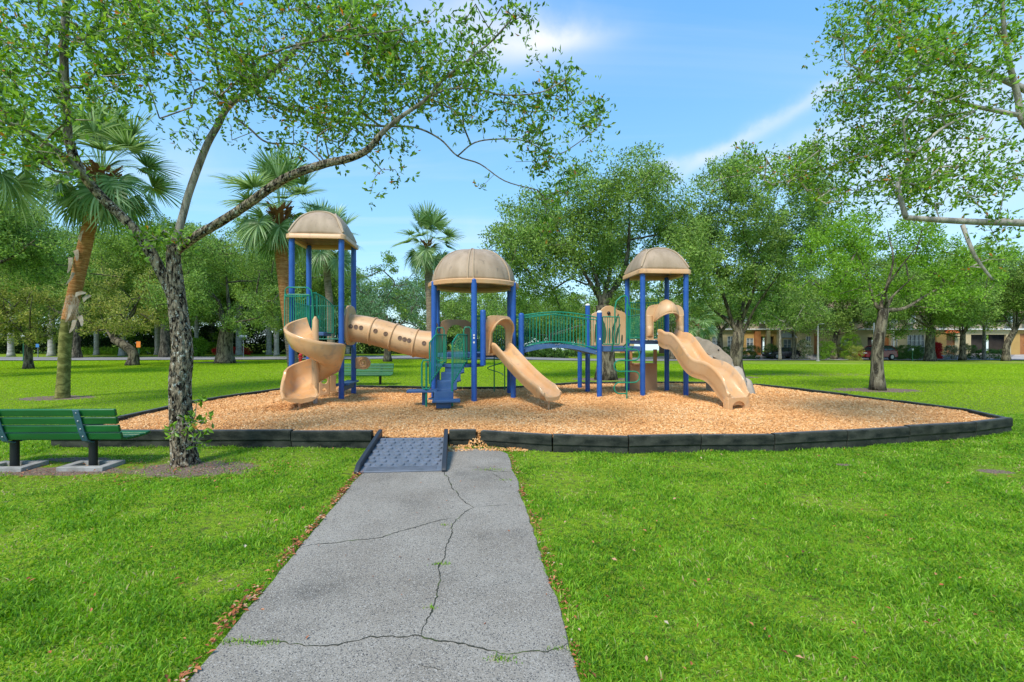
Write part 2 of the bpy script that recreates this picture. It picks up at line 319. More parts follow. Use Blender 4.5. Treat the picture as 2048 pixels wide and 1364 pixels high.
def ground_mat():
    m = bpy.data.materials.new('lawn_soil_and_turf'); m.use_nodes = True; n, l = nodes(m); b = n['Principled BSDF']; b.inputs['Roughness'].default_value = .95; b.inputs['Specular IOR Level'].default_value = .1
    g = n.new('ShaderNodeNewGeometry')
    def noise(sc, det=4, lo=.35, hi=.65):
        a = n.new('ShaderNodeTexNoise'); a.inputs['Scale'].default_value = sc; a.inputs['Detail'].default_value = det; l.new(g.outputs['Position'], a.inputs['Vector'])
        r = n.new('ShaderNodeMapRange'); r.inputs[1].default_value = lo; r.inputs[2].default_value = hi; l.new(a.outputs[0], r.inputs[0]); return r.outputs[0], a.outputs[0]
    def mix(f, a, c):
        x = n.new('ShaderNodeMix'); x.data_type = 'RGBA'; l.new(f, x.inputs[0])
        for s, v in ((6, a), (7, c)):
            if isinstance(v, tuple): x.inputs[s].default_value = (*v, 1)
            else: l.new(v, x.inputs[s])
        return x.outputs[2]
    c = mix(noise(.22)[0], (.18, .29, .014), (.26, .38, .02))
    c = mix(noise(14, 5, .45, .7)[0], c, (.10, .12, .03))
    c = mix(noise(.11, 3, .58, .72)[0], c, (.33, .37, .07))
    # bare soil round trunks and under the bench
    for (x, y, rx, ry) in SOIL:
        s = n.new('ShaderNodeVectorMath'); s.operation = 'SUBTRACT'; l.new(g.outputs['Position'], s.inputs[0]); s.inputs[1].default_value = (x, y, 0)
        d = n.new('ShaderNodeVectorMath'); d.operation = 'MULTIPLY'; l.new(s.outputs[0], d.inputs[0]); d.inputs[1].default_value = (1/rx, 1/ry, 0)
        ln = n.new('ShaderNodeVectorMath'); ln.operation = 'LENGTH'; l.new(d.outputs[0], ln.inputs[0])
        nn = n.new('ShaderNodeMath'); nn.operation = 'MULTIPLY_ADD'; l.new(noise(3.5/rx if rx > 1 else 5, 6)[1], nn.inputs[0]); nn.inputs[1].default_value = 1.1; l.new(ln.outputs['Value'], nn.inputs[2])
        r = n.new('ShaderNodeMapRange'); r.inputs[1].default_value = 1.35; r.inputs[2].default_value = 1.6; r.inputs[3].default_value = 1; r.inputs[4].default_value = 0; l.new(nn.outputs[0], r.inputs[0])
        soil = mix(noise(40, 5)[0], (.16, .11, .085), (.30, .22, .17))
        c = mix(r.outputs[0], c, soil)
    l.new(c, b.inputs['Base Color'])
    bp = n.new('ShaderNodeBump'); bp.inputs['Distance'].default_value = .03; l.new(noise(60, 4)[1], bp.inputs['Height']); l.new(bp.outputs[0], b.inputs['Normal'])
    return m
SOIL = [(-3.85, 5.52, .8, .36), (-5.5, 5.42, .95, .20), (-5.7, 5.95, .5, .12), (-12.4, 12.4, 1.0, .6), (11.5, 14.4, 1.4, .7), (3.9, 18.9, 1.6, 1.0), (10.3, 20.6, 1.0, .7), (-7.9, 17.5, .8, .5), (-22, 34.4, 2.2, 1.3), (5.75, 5.4, .2, .10), (4.15, 5.7, .12, .05), (15, 23, 3.5, 1.6)]

# ------------------------------------------------------------------ ground, road, path
def structure(o): o['kind'] = 'structure'; return o
xs = sorted(set([-400, -200, -120]+list(range(-80, 85, 4))+[120, 200, 400])); ys = sorted(set([-60, -20]+list(range(-4, 100, 2))+[120, 200, 400, 900]))
g = MB(); g.grid([[(x, y, zg(x, y)) for y in ys] for x in xs], flip=True)
structure(g.build('ground', ground_mat()))
def strip(name, left, right, z, m):
    """a paved band laid on the lawn between two polylines, following its slope"""
    s = MB(); rows = []
    for (a, c) in zip(left, right):
        rows.append([(a[0]+(c[0]-a[0])*k/12, a[1]+(c[1]-a[1])*k/12, zg(a[0]+(c[0]-a[0])*k/12, a[1]+(c[1]-a[1])*k/12)+z) for k in range(13)])
    out = []
    for i in range(len(rows)-1):
        for t in range(6): out.append([tuple(rows[i][k][q]*(1-t/6)+rows[i+1][k][q]*t/6 if q < 2 else 0 for q in range(3)) for k in range(13)])
    out.append(rows[-1]); out = [[(x, y, zg(x, y)+z) for x, y, _ in r] for r in out]
    s.grid(out); return structure(s.build(name, m))
strip('road', [(-90, 41), (-40, 37.5), (-15, 40.5), (5, 47), (25, 53.2), (90, 57)], [(-90, 49), (-40, 45.5), (-15, 50), (5, 58.5), (25, 64), (90, 66)], .05, M_road)
strip('kerb', [(-90, 40.6), (-40, 37.1), (-15, 40.1), (5, 46.6), (25, 52.8), (90, 56.6)], [(-90, 41), (-40, 37.5), (-15, 40.5), (5, 47), (25, 53.2), (90, 57)], .12, M_pave)
strip('pavement', [(8, 51), (25, 55.2), (60, 55.6)], [(8, 51.9), (25, 56.2), (60, 56.6)], .06, M_pave)

PU0, PU1 = -1.283, .512
def path_mat():
    m = bpy.data.materials.new('worn_asphalt'); m.use_nodes = True; n, l = nodes(m); b = n['Principled BSDF']; b.inputs['Roughness'].default_value = .9; b.inputs['Specular IOR Level'].default_value = .25
    g = n.new('ShaderNodeNewGeometry')
    def noise(sc, det=4, lo=.35, hi=.65, w=0):
        a = n.new('ShaderNodeTexNoise'); a.inputs['Scale'].default_value = sc; a.inputs['Detail'].default_value = det; l.new(g.outputs['Position'], a.inputs['Vector'])
        r = n.new('ShaderNodeMapRange'); r.inputs[1].default_value = lo; r.inputs[2].default_value = hi; l.new(a.outputs[0], r.inputs[0]); return r.outputs[0], a.outputs[0]
    def mix(f, a, c):
        x = n.new('ShaderNodeMix'); x.data_type = 'RGBA'; l.new(f, x.inputs[0])
        for s, v in ((6, a), (7, c)):
            if isinstance(v, tuple): x.inputs[s].default_value = (*v, 1)
            else: l.new(v, x.inputs[s])
        return x.outputs[2]
    c = mix(noise(1.6, 5)[0], (.25, .217, .175), (.33, .295, .245))
    c = mix(noise(1.3, 6, .54, .80)[0], c, (.11, .10, .083)); c = mix(noise(.7, 3, .56, .72)[0], c, (.37, .335, .285))
    v = n.new('ShaderNodeTexVoronoi'); v.inputs['Scale'].default_value = 190; l.new(g.outputs['Position'], v.inputs['Vector'])
    sp = n.new('ShaderNodeSeparateColor'); l.new(v.outputs['Color'], sp.inputs[0])
    r = n.new('ShaderNodeMapRange'); r.inputs[1].default_value = .78; r.inputs[2].default_value = .95; l.new(sp.outputs[0], r.inputs[0])
    c = mix(r.outputs[0], c, (.42, .385, .335))
    r2 = n.new('ShaderNodeMapRange'); r2.inputs[1].default_value = .25; r2.inputs[2].default_value = .05; l.new(sp.outputs[1], r2.inputs[0])
    c = mix(r2.outputs[0], c, (.09, .085, .08))
    l.new(c, b.inputs['Base Color'])
    bp = n.new('ShaderNodeBump'); bp.inputs['Distance'].default_value = .006; l.new(noise(130, 3)[1], bp.inputs['Height']); l.new(bp.outputs[0], b.inputs['Normal'])
    return m
def path_edge(v, side):
    w = .022*mnoise.noise(Vector((v*2.1, side*9, 0)))+.012*mnoise.noise(Vector((v*9, side*5, 3)))
    e = (PU1 if side > 0 else PU0)+w
    if side > 0 and v > 6.1: e -= .3*((v-6.1)/.42)**2.2
    return e
p = MB(); rows = []
for i in range(160):
    v = -3+i*(6.52+3)/159; a, c = path_edge(v, -1), path_edge(v, 1)
    rows.append([L2W(a+(c-a)*[0, .008, .2, .4, .6, .8, .992, 1][k], v, .014 if 0 < k < 7 else -.01) for k in range(8)])
p.grid(rows, flip=True); path = structure(p.build('path', path_mat()))
M_crack = mat('crack_dirt', (.03, .032, .02), .95, var=(.075, .11, .02), vscale=7, mask=(.55, .65))
cr_ = MB()
def crack(pts, w):
    w *= .68
    W_ = [G(x, y, .016) for x, y in pts]; out = []
    for a, c in zip(W_, W_[1:]):
        n_ = max(2, int((c-a).length/.018))
        for k in range(n_): out.append(a.lerp(c, k/n_))
    out.append(W_[-1]); L = len(out); vs = []
    for i, q in enumerate(out):
        t = (out[min(i+1, L-1)]-out[max(0, i-1)]).normalized(); s = Vector((-t.y, t.x, 0))
        j = .028*mnoise.noise(Vector((q.x*6, q.y*6, 1)))+.014*mnoise.noise(Vector((q.x*28, q.y*28, 5))); ww = w*(.35+1.2*abs(mnoise.noise(Vector((q.x*13, q.y*13, 9)))))*(.35+.65*min(1, min(i, L-1-i)/8))
        vs += [q+s*(j+ww), q+s*(j-ww)]
    cr_.add(vs, [(2*i, 2*i+1, 2*i+3, 2*i+2) for i in range(L-1)])
for pts, w in (([(445, 1284), (560, 1283), (660, 1292), (740, 1275), (830, 1270), (930, 1290), (1000, 1312), (1100, 1300), (1136, 1284)], .0085), ([(884, 938), (910, 985), (945, 1015), (910, 1040), (882, 1130), (870, 1200), (840, 1270)], .010),
               ([(605, 1092), (760, 1075), (860, 1045), (905, 1038)], .009), ([(945, 1015), (1022, 1007)], .006), ([(960, 938), (1000, 944), (1022, 943)], .011), ([(985, 946), (1015, 966)], .008), ([(840, 1325), (880, 1342)], .005), ([(1060, 1108), (1082, 1100)], .004)): crack(pts, w)
o = cr_.build('crack', M_crack, path)

# ------------------------------------------------------------------ mulch pit and its border timbers
BORD_LEFT = [(-6.72, 6.66), (-4.9, 6.64), (-3.2, 6.63), (-2.02, 6.6)]
BORD_R1 = [(-.93, 6.72), (-.53, 6.74)]
BORD_FRONT = [(-.45, 6.68), (.57, 6.38), (1.6, 6.29), (2.62, 6.35), (3.67, 6.41), (4.84, 6.62), (6.0, 6.92), (7.36, 7.27), (8.43, 7.72)]
BORD_BACK = [(8.43, 7.78), (8.79, 8.75), (8.5, 10.0), (8.25, 11.2), (7.95, 12.4), (7.5, 13.9), (6.3, 14.4), (5.0, 14.6), (3.6, 14.6), (2.1, 14.4), (1.1, 13.7), (-.3, 12.95), (-1.4, 12.85), (-2.4, 12.85), (-3.6, 13.2), (-4.5, 13.4), (-5.4, 13.45), (-6.35, 12.6), (-6.66, 11.35), (-6.85, 10.6), (-6.95, 9.8), (-6.85, 8.8), (-6.72, 7.8), (-6.7, 6.74)]
PIT = BORD_LEFT+[(-1.9, 6.45), (-.93, 6.45)]+BORD_R1+BORD_FRONT+BORD_BACK
MULCH_Z = .2
HOLLOWS = [(.62, 8.95, .5, .06), (4.6, 8.85, .55, .07), (-4.5, 8.9, .5, .06), (-1.5, 9.0, .45, .04), (2.7, 10.5, .4, .04)]
def mz(x, y):
    z = MULCH_Z-.01+.026*mnoise.noise(Vector((x*1.1, y*1.1, 0)))+.009*mnoise.noise(Vector((x*5, y*5, 0)))
    for hx, hy, hr, hd in HOLLOWS: z -= hd*math.exp(-((x-hx)**2+(y-hy)**2)/hr**2)-hd*.35*math.exp(-(math.hypot(x-hx, y-hy)/hr-1.5)**2*4)
    return z
M_mulch = mat('wood_chip_bed', (.45, .22, .09), .9, var=(.58, .33, .16), vscale=40, bump=.02, bscale=70, var2=(.25, .10, .04), v2scale=90, v2mask=(.5, .7))
gx = np.arange(-7.2, 9.2, .1); gy = np.arange(6.3, 14.9, .1)
mb = MB(); idx = {}
cells = [(i, j) for i in range(len(gx)-1) for j in range(len(gy)-1)]
cc = np.ones(len(cells), bool)
for a_ in (0, 1):
    for c_ in (0, 1): cc &= inside(PIT, np.array([gx[i+a_] for i, j in cells]), np.array([gy[j+c_] for i, j in cells]))
vs, fs = [], []
for (i, j), ok in zip(cells, cc):
    if not ok: continue
    q = []
    for a, b_ in ((i, j), (i+1, j), (i+1, j+1), (i, j+1)):
        if (a, b_) not in idx: idx[(a, b_)] = len(vs); vs.append((gx[a], gy[b_], mz(gx[a], gy[b_])-.012))
        q.append(idx[(a, b_)])
    fs.append(tuple(q))
mb.add(vs, fs, True)
structure(mb.build('mulch_bed', M_mulch))
def chips():
    V, Cn, R = [], [], []
    def gen(n, x0, x1, y0, y1, size, poly):
        X = RNG.uniform(x0, x1, n); Y = RNG.uniform(y0, y1, n); k = inside(poly, X, Y); X, Y = X[k], Y[k]; n = len(X)
        Z = np.array([mz(a, b_) for a, b_ in zip(X, Y)])+RNG.uniform(-.006, .012, n)
        L = RNG.uniform(.5, 1.3, n)*size; Wd = L*RNG.uniform(.22, .5, n); H = RNG.uniform(.15, .3, n)*Wd+.002
        a = RNG.uniform(0, 2*PI, n); t = RNG.normal(0, .28, n); t2 = RNG.normal(0, .3, n)
        d = np.stack([np.cos(a)*np.cos(t), np.sin(a)*np.cos(t), np.sin(t)], -1); s = unit(np.stack([-np.sin(a), np.cos(a), t2], -1)); u = np.cross(d, s)
        c = np.stack([X, Y, Z], -1); o = []
        for z_ in (-.5, .5):
            for sx_, sy_ in ((-1, -.7), (1, -1), (.8, 1), (-1, .8)): o.append(c+d*(L/2*sx_)[:, None]+s*(Wd/2*sy_)[:, None]+u*(H*z_)[:, None])
        vv = np.stack(o, 1); base = np.arange(n)[:, None]*8
        F_ = np.array([[4, 5, 6, 7], [0, 1, 5, 4], [1, 2, 6, 5], [2, 3, 7, 6], [3, 0, 4, 7]])
        V.append(vv.reshape(-1, 3)); Cn.append((base[:, :, None]+F_[None]).reshape(-1)); R.append(np.repeat(RNG.beta(2.2, 1.8, n), 5))
    gen(125000, -7, 9, 6.3, 8.6, .031, PIT); gen(115000, -7.2, 9, 8.6, 11, .036, PIT); gen(70000, -7.2, 9, 11, 14.7, .05, PIT)
    spill = [(-.92, 6.3), (-.5, 6.38), (.2, 6.32), (.25, 6.5), (-.4, 6.62), (-.46, 6.9), (-.54, 6.9), (-.6, 6.66), (-.92, 6.66)]; gen(1700, -1.1, .4, 6.3, 6.9, .032, spill)
    off = 0; C2 = []
    for v_, c_ in zip(V, Cn): C2.append(c_+off); off += len(v_)
    Vv = np.concatenate(V)
    # spilled chips lie on the path, not at bed height
    nsp = len(V[-1]); k = np.arange(len(Vv)) >= len(Vv)-nsp; Vv[k, 2] = (Vv[k, 2]-MULCH_Z)+.025+np.clip((Vv[k, 1]-6.45)/.45, 0, 1)*.17*(np.abs(Vv[k, 0]+.5) < .13)
    return tag(fast_mesh('wood_chips', Vv, 4, np.concatenate(C2), np.concatenate(R), M_chip), 'loose orange tan wood chips filling the playground pit', 'mulch', None, 'stuff')
chips()
ORD = ['first', 'second', 'third', 'fourth', 'fifth', 'sixth', 'seventh', 'eighth', 'ninth', 'tenth', 'eleventh', 'twelfth', 'thirteenth', 'fourteenth', 'fifteenth', 'sixteenth', 'seventeenth', 'eighteenth', 'nineteenth', 'twentieth', 'twenty-first', 'twenty-second', 'twenty-third', 'twenty-fourth', 'twenty-fifth', 'twenty-sixth', 'twenty-seventh', 'twenty-eighth']
def timber(p0, p1, label, h=.25, z0=0., chamfer=(0, 0)):
    p0, p1 = Vector((*p0, 0)), Vector((*p1, 0)); d = p1-p0; Ln = d.length-.012; mid = (p0+p1)/2
    rz = math.atan2(d.y, d.x)
    m = MB(); b0 = z0-.05
    # moulded section: heavier upper beam, recessed foot with an undercut at each end
    sec = [(-.05, h-.012), (-.038, h), (.038, h), (.05, h-.012), (.052, .115), (.034, .10), (.034, b0), (-.034, b0), (-.034, .10), (-.052, .115)]
    xs_ = [-Ln/2, -Ln/2+.06, -Ln/6, Ln/6, Ln/2-.06, Ln/2]; jig = random.uniform(-.012, .012); tl = random.uniform(-.012, .012)
    rows = [[(x, y, z+(jig+tl*x/Ln if z > .1 else 0)) for y, z in sec] for x in xs_]; n = len(sec)
    vs = [q for r in rows for q in r]; fs = []; s_ = [0]*0
    for i in range(len(xs_)-1):
        for k in range(n): fs.append((i*n+k, (i+1)*n+k, (i+1)*n+(k+1) % n, i*n+(k+1) % n))
    fs += [tuple(range(n)), tuple((len(xs_)-1)*n+k for k in range(n))[::-1]]
    m.add(vs, fs)
    t = m.build('border_timber', M_timber, None, angle=30, bevel=.003)
    t.location = mid; t.rotation_euler = (0, 0, rz)
    m.mi = m.mi
    # lighter grey top skin follows the same tilt
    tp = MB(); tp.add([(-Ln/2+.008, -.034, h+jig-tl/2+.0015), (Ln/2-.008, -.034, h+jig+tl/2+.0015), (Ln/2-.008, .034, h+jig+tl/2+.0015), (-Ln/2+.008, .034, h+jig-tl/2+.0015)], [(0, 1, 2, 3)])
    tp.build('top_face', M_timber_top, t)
    return tag(t, label, 'border timber', 'black border timbers edging the wood chip pit')
def run(pts, fmt, step=1.22):
    """whole timbers laid end to end along a polyline"""
    out = []
    for a, b_ in zip(pts, pts[1:]):
        L_ = math.dist(a, b_); n = max(1, round(L_/step))
        for k in range(n): out.append(((a[0]+(b_[0]-a[0])*k/n, a[1]+(b_[1]-a[1])*k/n), (a[0]+(b_[0]-a[0])*(k+1)/n, a[1]+(b_[1]-a[1])*(k+1)/n)))
    for i, (a, b_) in enumerate(out): timber(a, b_, fmt(i, len(out)))
run(BORD_LEFT[::-1], lambda i, n: f'black border timber, {ORD[i]} one left of the rubber ramp along the front edge')
run(BORD_R1, lambda i, n: 'short black border timber between the rubber ramp and the chip-filled gap')
run(BORD_FRONT, lambda i, n: f'black border timber, {ORD[i]} one right of the chip-filled gap along the front edge')
run(BORD_BACK, lambda i, n: f'black border timber, {ORD[i]} one round the far edge from the pointed front corner')

# ------------------------------------------------------------------ rubber ramp
def ramp():
    a, b_, c, d = G(718, 949), G(884, 945), Vector((-.95, 6.38, .2)), Vector((-1.83, 6.34, .2))
    mid = (a+b_)/2; t = thing('access_ramp', 'grey rubber access ramp with raised bumps leading into the chip pit', 'ramp', (mid.x, mid.y, .014))
    off = (mid.x, mid.y, .014)
    a.z = b_.z = .03
    m = MB(); S = lambda u, v, z=0: (a*(1-u)+b_*u)*(1-v)+(d*(1-u)+c*u)*v+Vector((0, 0, z))
    top = [S(0, 0), S(1, 0), S(1, 1), S(0, 1)]; bot = [Vector((q.x, q.y, .014)) for q in top]
    m.add(top+bot, [(0, 1, 2, 3), (4, 7, 6, 5), (0, 4, 5, 1), (1, 5, 6, 2), (2, 6, 7, 3), (3, 7, 4, 0)])
    m.build('ramp_plate', M_rubber, t, off, bevel=.004)
    for side in (0, 1):
        m = MB(); u = .0 if side == 0 else 1.; o_ = -.05 if side == 0 else .05
        A_, B_ = S(u, -.03), S(u, 1.1)
        vs = []
        for (q, h0) in ((A_, .02), (S(u, .06), .075), (B_, .085)):
            for w in (-.028, .028):
                vs += [Vector((q.x+o_/2+w, q.y, .012)), Vector((q.x+o_/2+w, q.y, q.z+h0))]
        fs = []
        for i in range(2):
            b0 = i*4; fs += [(b0, b0+4, b0+5, b0+1), (b0+2, b0+3, b0+7, b0+6), (b0+1, b0+5, b0+7, b0+3), (b0, b0+2, b0+6, b0+4)]
        fs += [(0, 1, 3, 2), (8, 10, 11, 9)]
        m.add(vs, fs); m.build('side_rail', M_rubber_dark, t, off, bevel=.008)
    m = MB()
    for i in range(7):
        for j in range(9):
            u = (i+.5+.25*(j % 2)-.12)/7.1; v = .16+j*.094
            if u > .97: continue
            q = S(u, v); n_ = 14
            rim = [(q.x+.046*math.cos(2*PI*k/n_), q.y+.036*math.sin(2*PI*k/n_)) for k in range(n_)]
            sl = (.17/1.06)
            lo = [Vector((x, y, q.z+(y-q.y)*sl+.001)) for x, y in rim]; hi = [Vector((q.x+(x-q.x)*.86, q.y+(y-q.y)*.86, q.z+(y-q.y)*sl+.020)) for x, y in rim]
            m.add(lo+hi, [(k, (k+1) % n_, n_+(k+1) % n_, n_+k) for k in range(n_)]+[tuple(range(n_, 2*n_))])
    for v in (.03, .065, .10):
        p0, p1 = S(.07, v, .004), S(.93, v, .004); m.box((p0+p1)/2, ((p1-p0).length, .014, .008), math.atan2(p1.y-p0.y, p1.x-p0.x))
    m.build('tread_bumps', M_rubber, t, off)
ramp()

# ------------------------------------------------------------------ benches
def bench(loc, rz, label, pads):
    t = thing('park_bench', label, 'bench', loc, rz, 'green slatted benches')
    Ln = 1.8
    rng = [(.02, .70), (.045, .60), (.075, .50), (.11, .405)]     # four back planks, leaning; +y is the seat side
    m = MB()
    for (y, z) in rng: m.box((0, y-.05, z), (Ln, .035, .088), rx=.28)
    m.build('backrest', M_bench, t, bevel=.008)
    m = MB()
    for (y, z) in ((.17, .355), (.27, .35), (.37, .35), (.47, .36)): m.box((0, y, z), (Ln, .088, .035), rx=(-.05 if y < .4 else .12))
    m.build('seat', M_bench, t, bevel=.008)
    for sx_ in (-.47, .47):
        m = MB(); m.cyl((sx_, .16, 0.0), (sx_, .16, .33), .044, 20); m.build('leg', M_black, t)
        m = MB(); pth = [(sx_, -.075, .735), (sx_, -.06, .68), (sx_, .005, .46), (sx_, .05, .35), (sx_, .12, .315), (sx_, .47, .325)]
        for q0, q1 in zip(pth, pth[1:]):
            q0, q1 = Vector(q0), Vector(q1); d = q1-q0; m.box((q0+q1)/2, (.075, d.length+.004, .012), rx=math.atan2(d.z, d.y))
        b_ = m.build('bracket', M_strap, t, bevel=.004)
        k = MB()
        for (y, z) in rng: k.sphere((sx_, y-.087, z-.01+.008), .011, 8, 6)
        k.build('bolt', M_steel, b_)
        if pads:
            m = MB(); out = [(-.27, -.17), (.28, -.18), (.27, .17), (-.28, .16)]; inn = [(-.18, -.10), (.18, -.10), (.18, .10), (-.18, .10)]
            m.ring(inn, out, (sx_, .14, .02), (1, 0, 0), (0, 1, 0), .06); m.build('footing', M_conc, t, bevel=.008)
    return t
bench((-5.62, 5.43, 0), math.radians(1.5), 'green slatted park bench with black legs in front of the foreground tree', True)
bl = GX(737, 16.3); bench((bl.x, bl.y, bl.z), math.radians(180), 'distant green bench on the lawn beyond the spiral slide tower', False)

# ------------------------------------------------------------------ play structure
OFF = (.5, 11.3, MULCH_Z)
ps = thing('play_structure', 'playground structure of blue posts, green rails, tan slides and three tan domed roofs', 'playground', L2W(OFF[0], OFF[1], MULCH_Z), TH)
def pb(m, name, mt, parent=ps, **k):
    o = m.build(name, mt, parent, OFF, **k)
    return o
def V(u, v, z): return Vector((u, v, z))
def post(u, v, z0, z1, cap=False):
    m = MB(); m.cyl((u, v, z0), (u, v, z1), .0635, 20)
    if not cap: m.sphere((u, v, z1), .0635, 14, 6, .6)
    o = pb(m, 'post', M_blue)
    if cap: k = MB(); k.sphere((u, v, z1+.005), .066, 16, 8, .75); pb(k, 'post_cap', M_white, o)
    # clamp bands where decks and panels are bolted on
    return o
S1 = 1.12
HX, HY, HS = .07, 11.35, 1.08
T1 = [(-4.15, 11.0), (-3.03, 11.0), (-4.15, 12.12), (-3.03, 12.12)]
T3 = [(4.26, 11.0), (5.38, 11.0), (4.26, 12.12), (5.38, 12.12)]
HEX = [(HX, HY-HS), (HX+.866*HS, HY-HS/2), (HX+.866*HS, HY+HS/2), (HX, HY+HS), (HX-.866*HS, HY+HS/2), (HX-.866*HS, HY-HS/2)]
for a in T1: post(*a, .0, 3.98)
for a in T3: post(*a, .0, 3.28)
for a in HEX: post(*a, .0, 2.92)
post(.27, 10.29, 1.0, 2.22); post(1.19, 10.74, 1.05, 2.18)
post(3.11, 10.83, 0, 2.24, True); post(3.11, 11.95, 0, 2.5, True); post(3.15, 13.0, 0, 1.33)
# decks
def deck(poly, z, th=.10):
    m = MB(); m.prism(poly, z-th, z); return pb(m, 'deck', M_blue_deck, bevel=.012)
def sq(T, i=.02): return [(T[0][0]-i, T[0][1]-i), (T[1][0]+i, T[1][1]-i), (T[3][0]+i, T[3][1]+i), (T[2][0]-i, T[2][1]+i)]
deck(sq(T1, -.03), 1.50); deck([(-4.1, 10.9), (-3.4, 10.9), (-3.4, 11.5), (-4.1, 11.5)], 1.76, .09); deck(sq(T3, -.03), 1.57)
deck([(HX+(x-HX)*.96, HY+(y-HY)*.96) for x, y in HEX], 1.27)
deck([(3.08, 10.87), (4.20, 10.92), (4.20, 12.05), (3.13, 12.0)], 1.42, .13)
# roofs
def square_roof(T, z0, H, top=1.):
    cx, cy = (T[0][0]+T[1][0])/2, (T[0][1]+T[2][1])/2; a = .655; N = 28
    def zf(x, y): return z0+H*max(0, 1-abs(x)**2.6)**.5*max(0, 1-abs(y)**2.6)**.5
    ts = [math.sin(PI/2*(-1+2*i/N)) for i in range(N+1)]
    m = MB(); m.grid([[(cx+x*a*.95, cy+y*a*.95, zf(x, y)) for y in ts] for x in ts])
    r = pb(m, 'roof', M_roof, solid=.015, angle=80)
    m = MB()
    def sq_ring(h, z, n=6, rr=.12):
        out = []
        for (sx_, sy_, a0) in ((1, 1, 0), (-1, 1, 90), (-1, -1, 180), (1, -1, 270)):
            for k in range(n+1):
                th = math.radians(a0+90*k/n); out.append((cx+sx_*(h-rr)+rr*math.cos(th), cy+sy_*(h-rr)+rr*math.sin(th), z))
        return out
    prof = [(a*.90, z0-.09), (a*1.0, z0-.11), (a*1.04, z0-.10), (a*1.04, z0-.01), (a*1.0, z0+.012), (a*.93, z0+.012), (a*.90, z0-.02)]
    rows = [sq_ring(h, z) for h, z in prof]+[sq_ring(*prof[0])]
    rows = [q+[q[0]] for q in rows]; m.grid(rows)
    pb(m, 'rim', M_tan, r, angle=50)
    m = MB()
    for k in range(4):
        pts = []
        for i in range(25):
            t = -1+2*i/24; s = -(1-.52*(1-t*t)**.8); x, y = t*.985, s*.985
            for _ in range(k): x, y = -y, x
            pts.append((cx+x*a*.95, cy+y*a*.95, zf(x*.98, y*.98)+.004))
        m.tube(pts, .022, 8)
    pb(m, 'rib', M_rib, r)
square_roof(T1, 4.03, .66); square_roof(T3, 3.33, .64)
def round_roof():
    R, z0, H = 1.03, 2.96, .84; m = MB(); rows = []
    for i in range(19):
        t = i/18*PI/2; rr = R*math.cos(t)**.82 if i < 18 else .001; z = z0+H*math.sin(t)**1.05
        rows.append([(HX+rr*math.cos(2*PI*k/48), HY+rr*math.sin(2*PI*k/48), z) for k in range(49)])
    m.grid(rows, flip=True); r = pb(m, 'roof', M_roof, solid=.015, angle=80)
    m = MB(); prof = [(.96, -.08), (1.06, -.115), (1.12, -.10), (1.125, -.02), (1.08, .012), (1.0, .02), (.96, -.02), (.96, -.08)]
    m.grid([[(HX+q*math.cos(2*PI*k/48), HY+q*math.sin(2*PI*k/48), z0+z) for k in range(49)] for q, z in prof]); pb(m, 'rim', M_tan, r, angle=50)
    m = MB()
    for a in (262, 269, 82, 89, 205, 325, 25, 145):
        pts = []
        for i in range(20):
            t = i/19*PI/2*.985; rr = R*math.cos(t)**.82+.006; pts.append((HX+rr*math.cos(math.radians(a)), HY+rr*math.sin(math.radians(a)), z0+H*math.sin(t)**1.05+.004))
        m.tube(pts, .017, 7)
    pb(m, 'rib', M_rib, r)
round_roof()
# green barriers
def barrier(p0, p1, z0, z1, n, name='railing', r=.008, fr=.015, zz=None, parent=ps, rounded=0.):
    p0, p1 = Vector((*p0, 0)), Vector((*p1, 0)); m = MB()
    top = lambda t: z1 if zz is None else z1+zz[1](t)
    bot = lambda t: z0 if zz is None else z0+zz[0](t)
    K = 16 if zz else 1
    for fz in (top, bot): m.tube([p0.lerp(p1, k/K)+Vector((0, 0, fz(k/K))) for k in range(K+1)], fr, 10)
    for t in (0, 1): m.cyl(p0.lerp(p1, t)+Vector((0, 0, bot(t))), p0.lerp(p1, t)+Vector((0, 0, top(t))), fr, 10)
    for k in range(1, n): q = p0.lerp(p1, k/n); m.cyl(q+Vector((0, 0, bot(k/n))), q+Vector((0, 0, top(k/n))), r, 6)
    return pb(m, name, M_green, parent)
# first tower: wings round the spiral slide, bars on the back and beside the tube
barrier((-4.26, 10.88), (-3.72, 10.88), 1.78, 2.62, 11, r=.011)
m = MB(); m.tube([V(-4.24, 10.86, 2.5), V(-4.24, 10.86, 2.72), V(-4.19, 10.85, 2.78), V(-3.74, 10.85, 2.78), V(-3.67, 10.86, 2.72), V(-3.64, 10.88, 2.5), V(-3.62, 10.9, 1.9)], .016, 10)
m.tube([V(-4.24, 10.84, 2.62), V(-4.15, 10.7, 2.56), V(-3.8, 10.7, 2.56), V(-3.68, 10.84, 2.6)], .014, 8); pb(m, 'handle_bar', M_green)
barrier((-3.66, 10.9), (-3.3, 11.3), 1.74, 2.66, 12, r=.011, zz=(lambda t: 0, lambda t: -.28*t*t))
barrier((-4.1, 12.1), (-3.08, 12.1), 1.6, 2.45, 13)
barrier((-4.15, 11.08), (-4.15, 12.04), 1.6, 2.45, 13)
m = MB(); m.tube([V(-3.95, 12.0, 2.5), V(-3.95, 11.8, 2.75), V(-3.8, 11.6, 2.75), V(-3.7, 11.4, 2.2), V(-3.6, 11.3, 2.0)], .016, 8); pb(m, 'handle_bar', M_green)
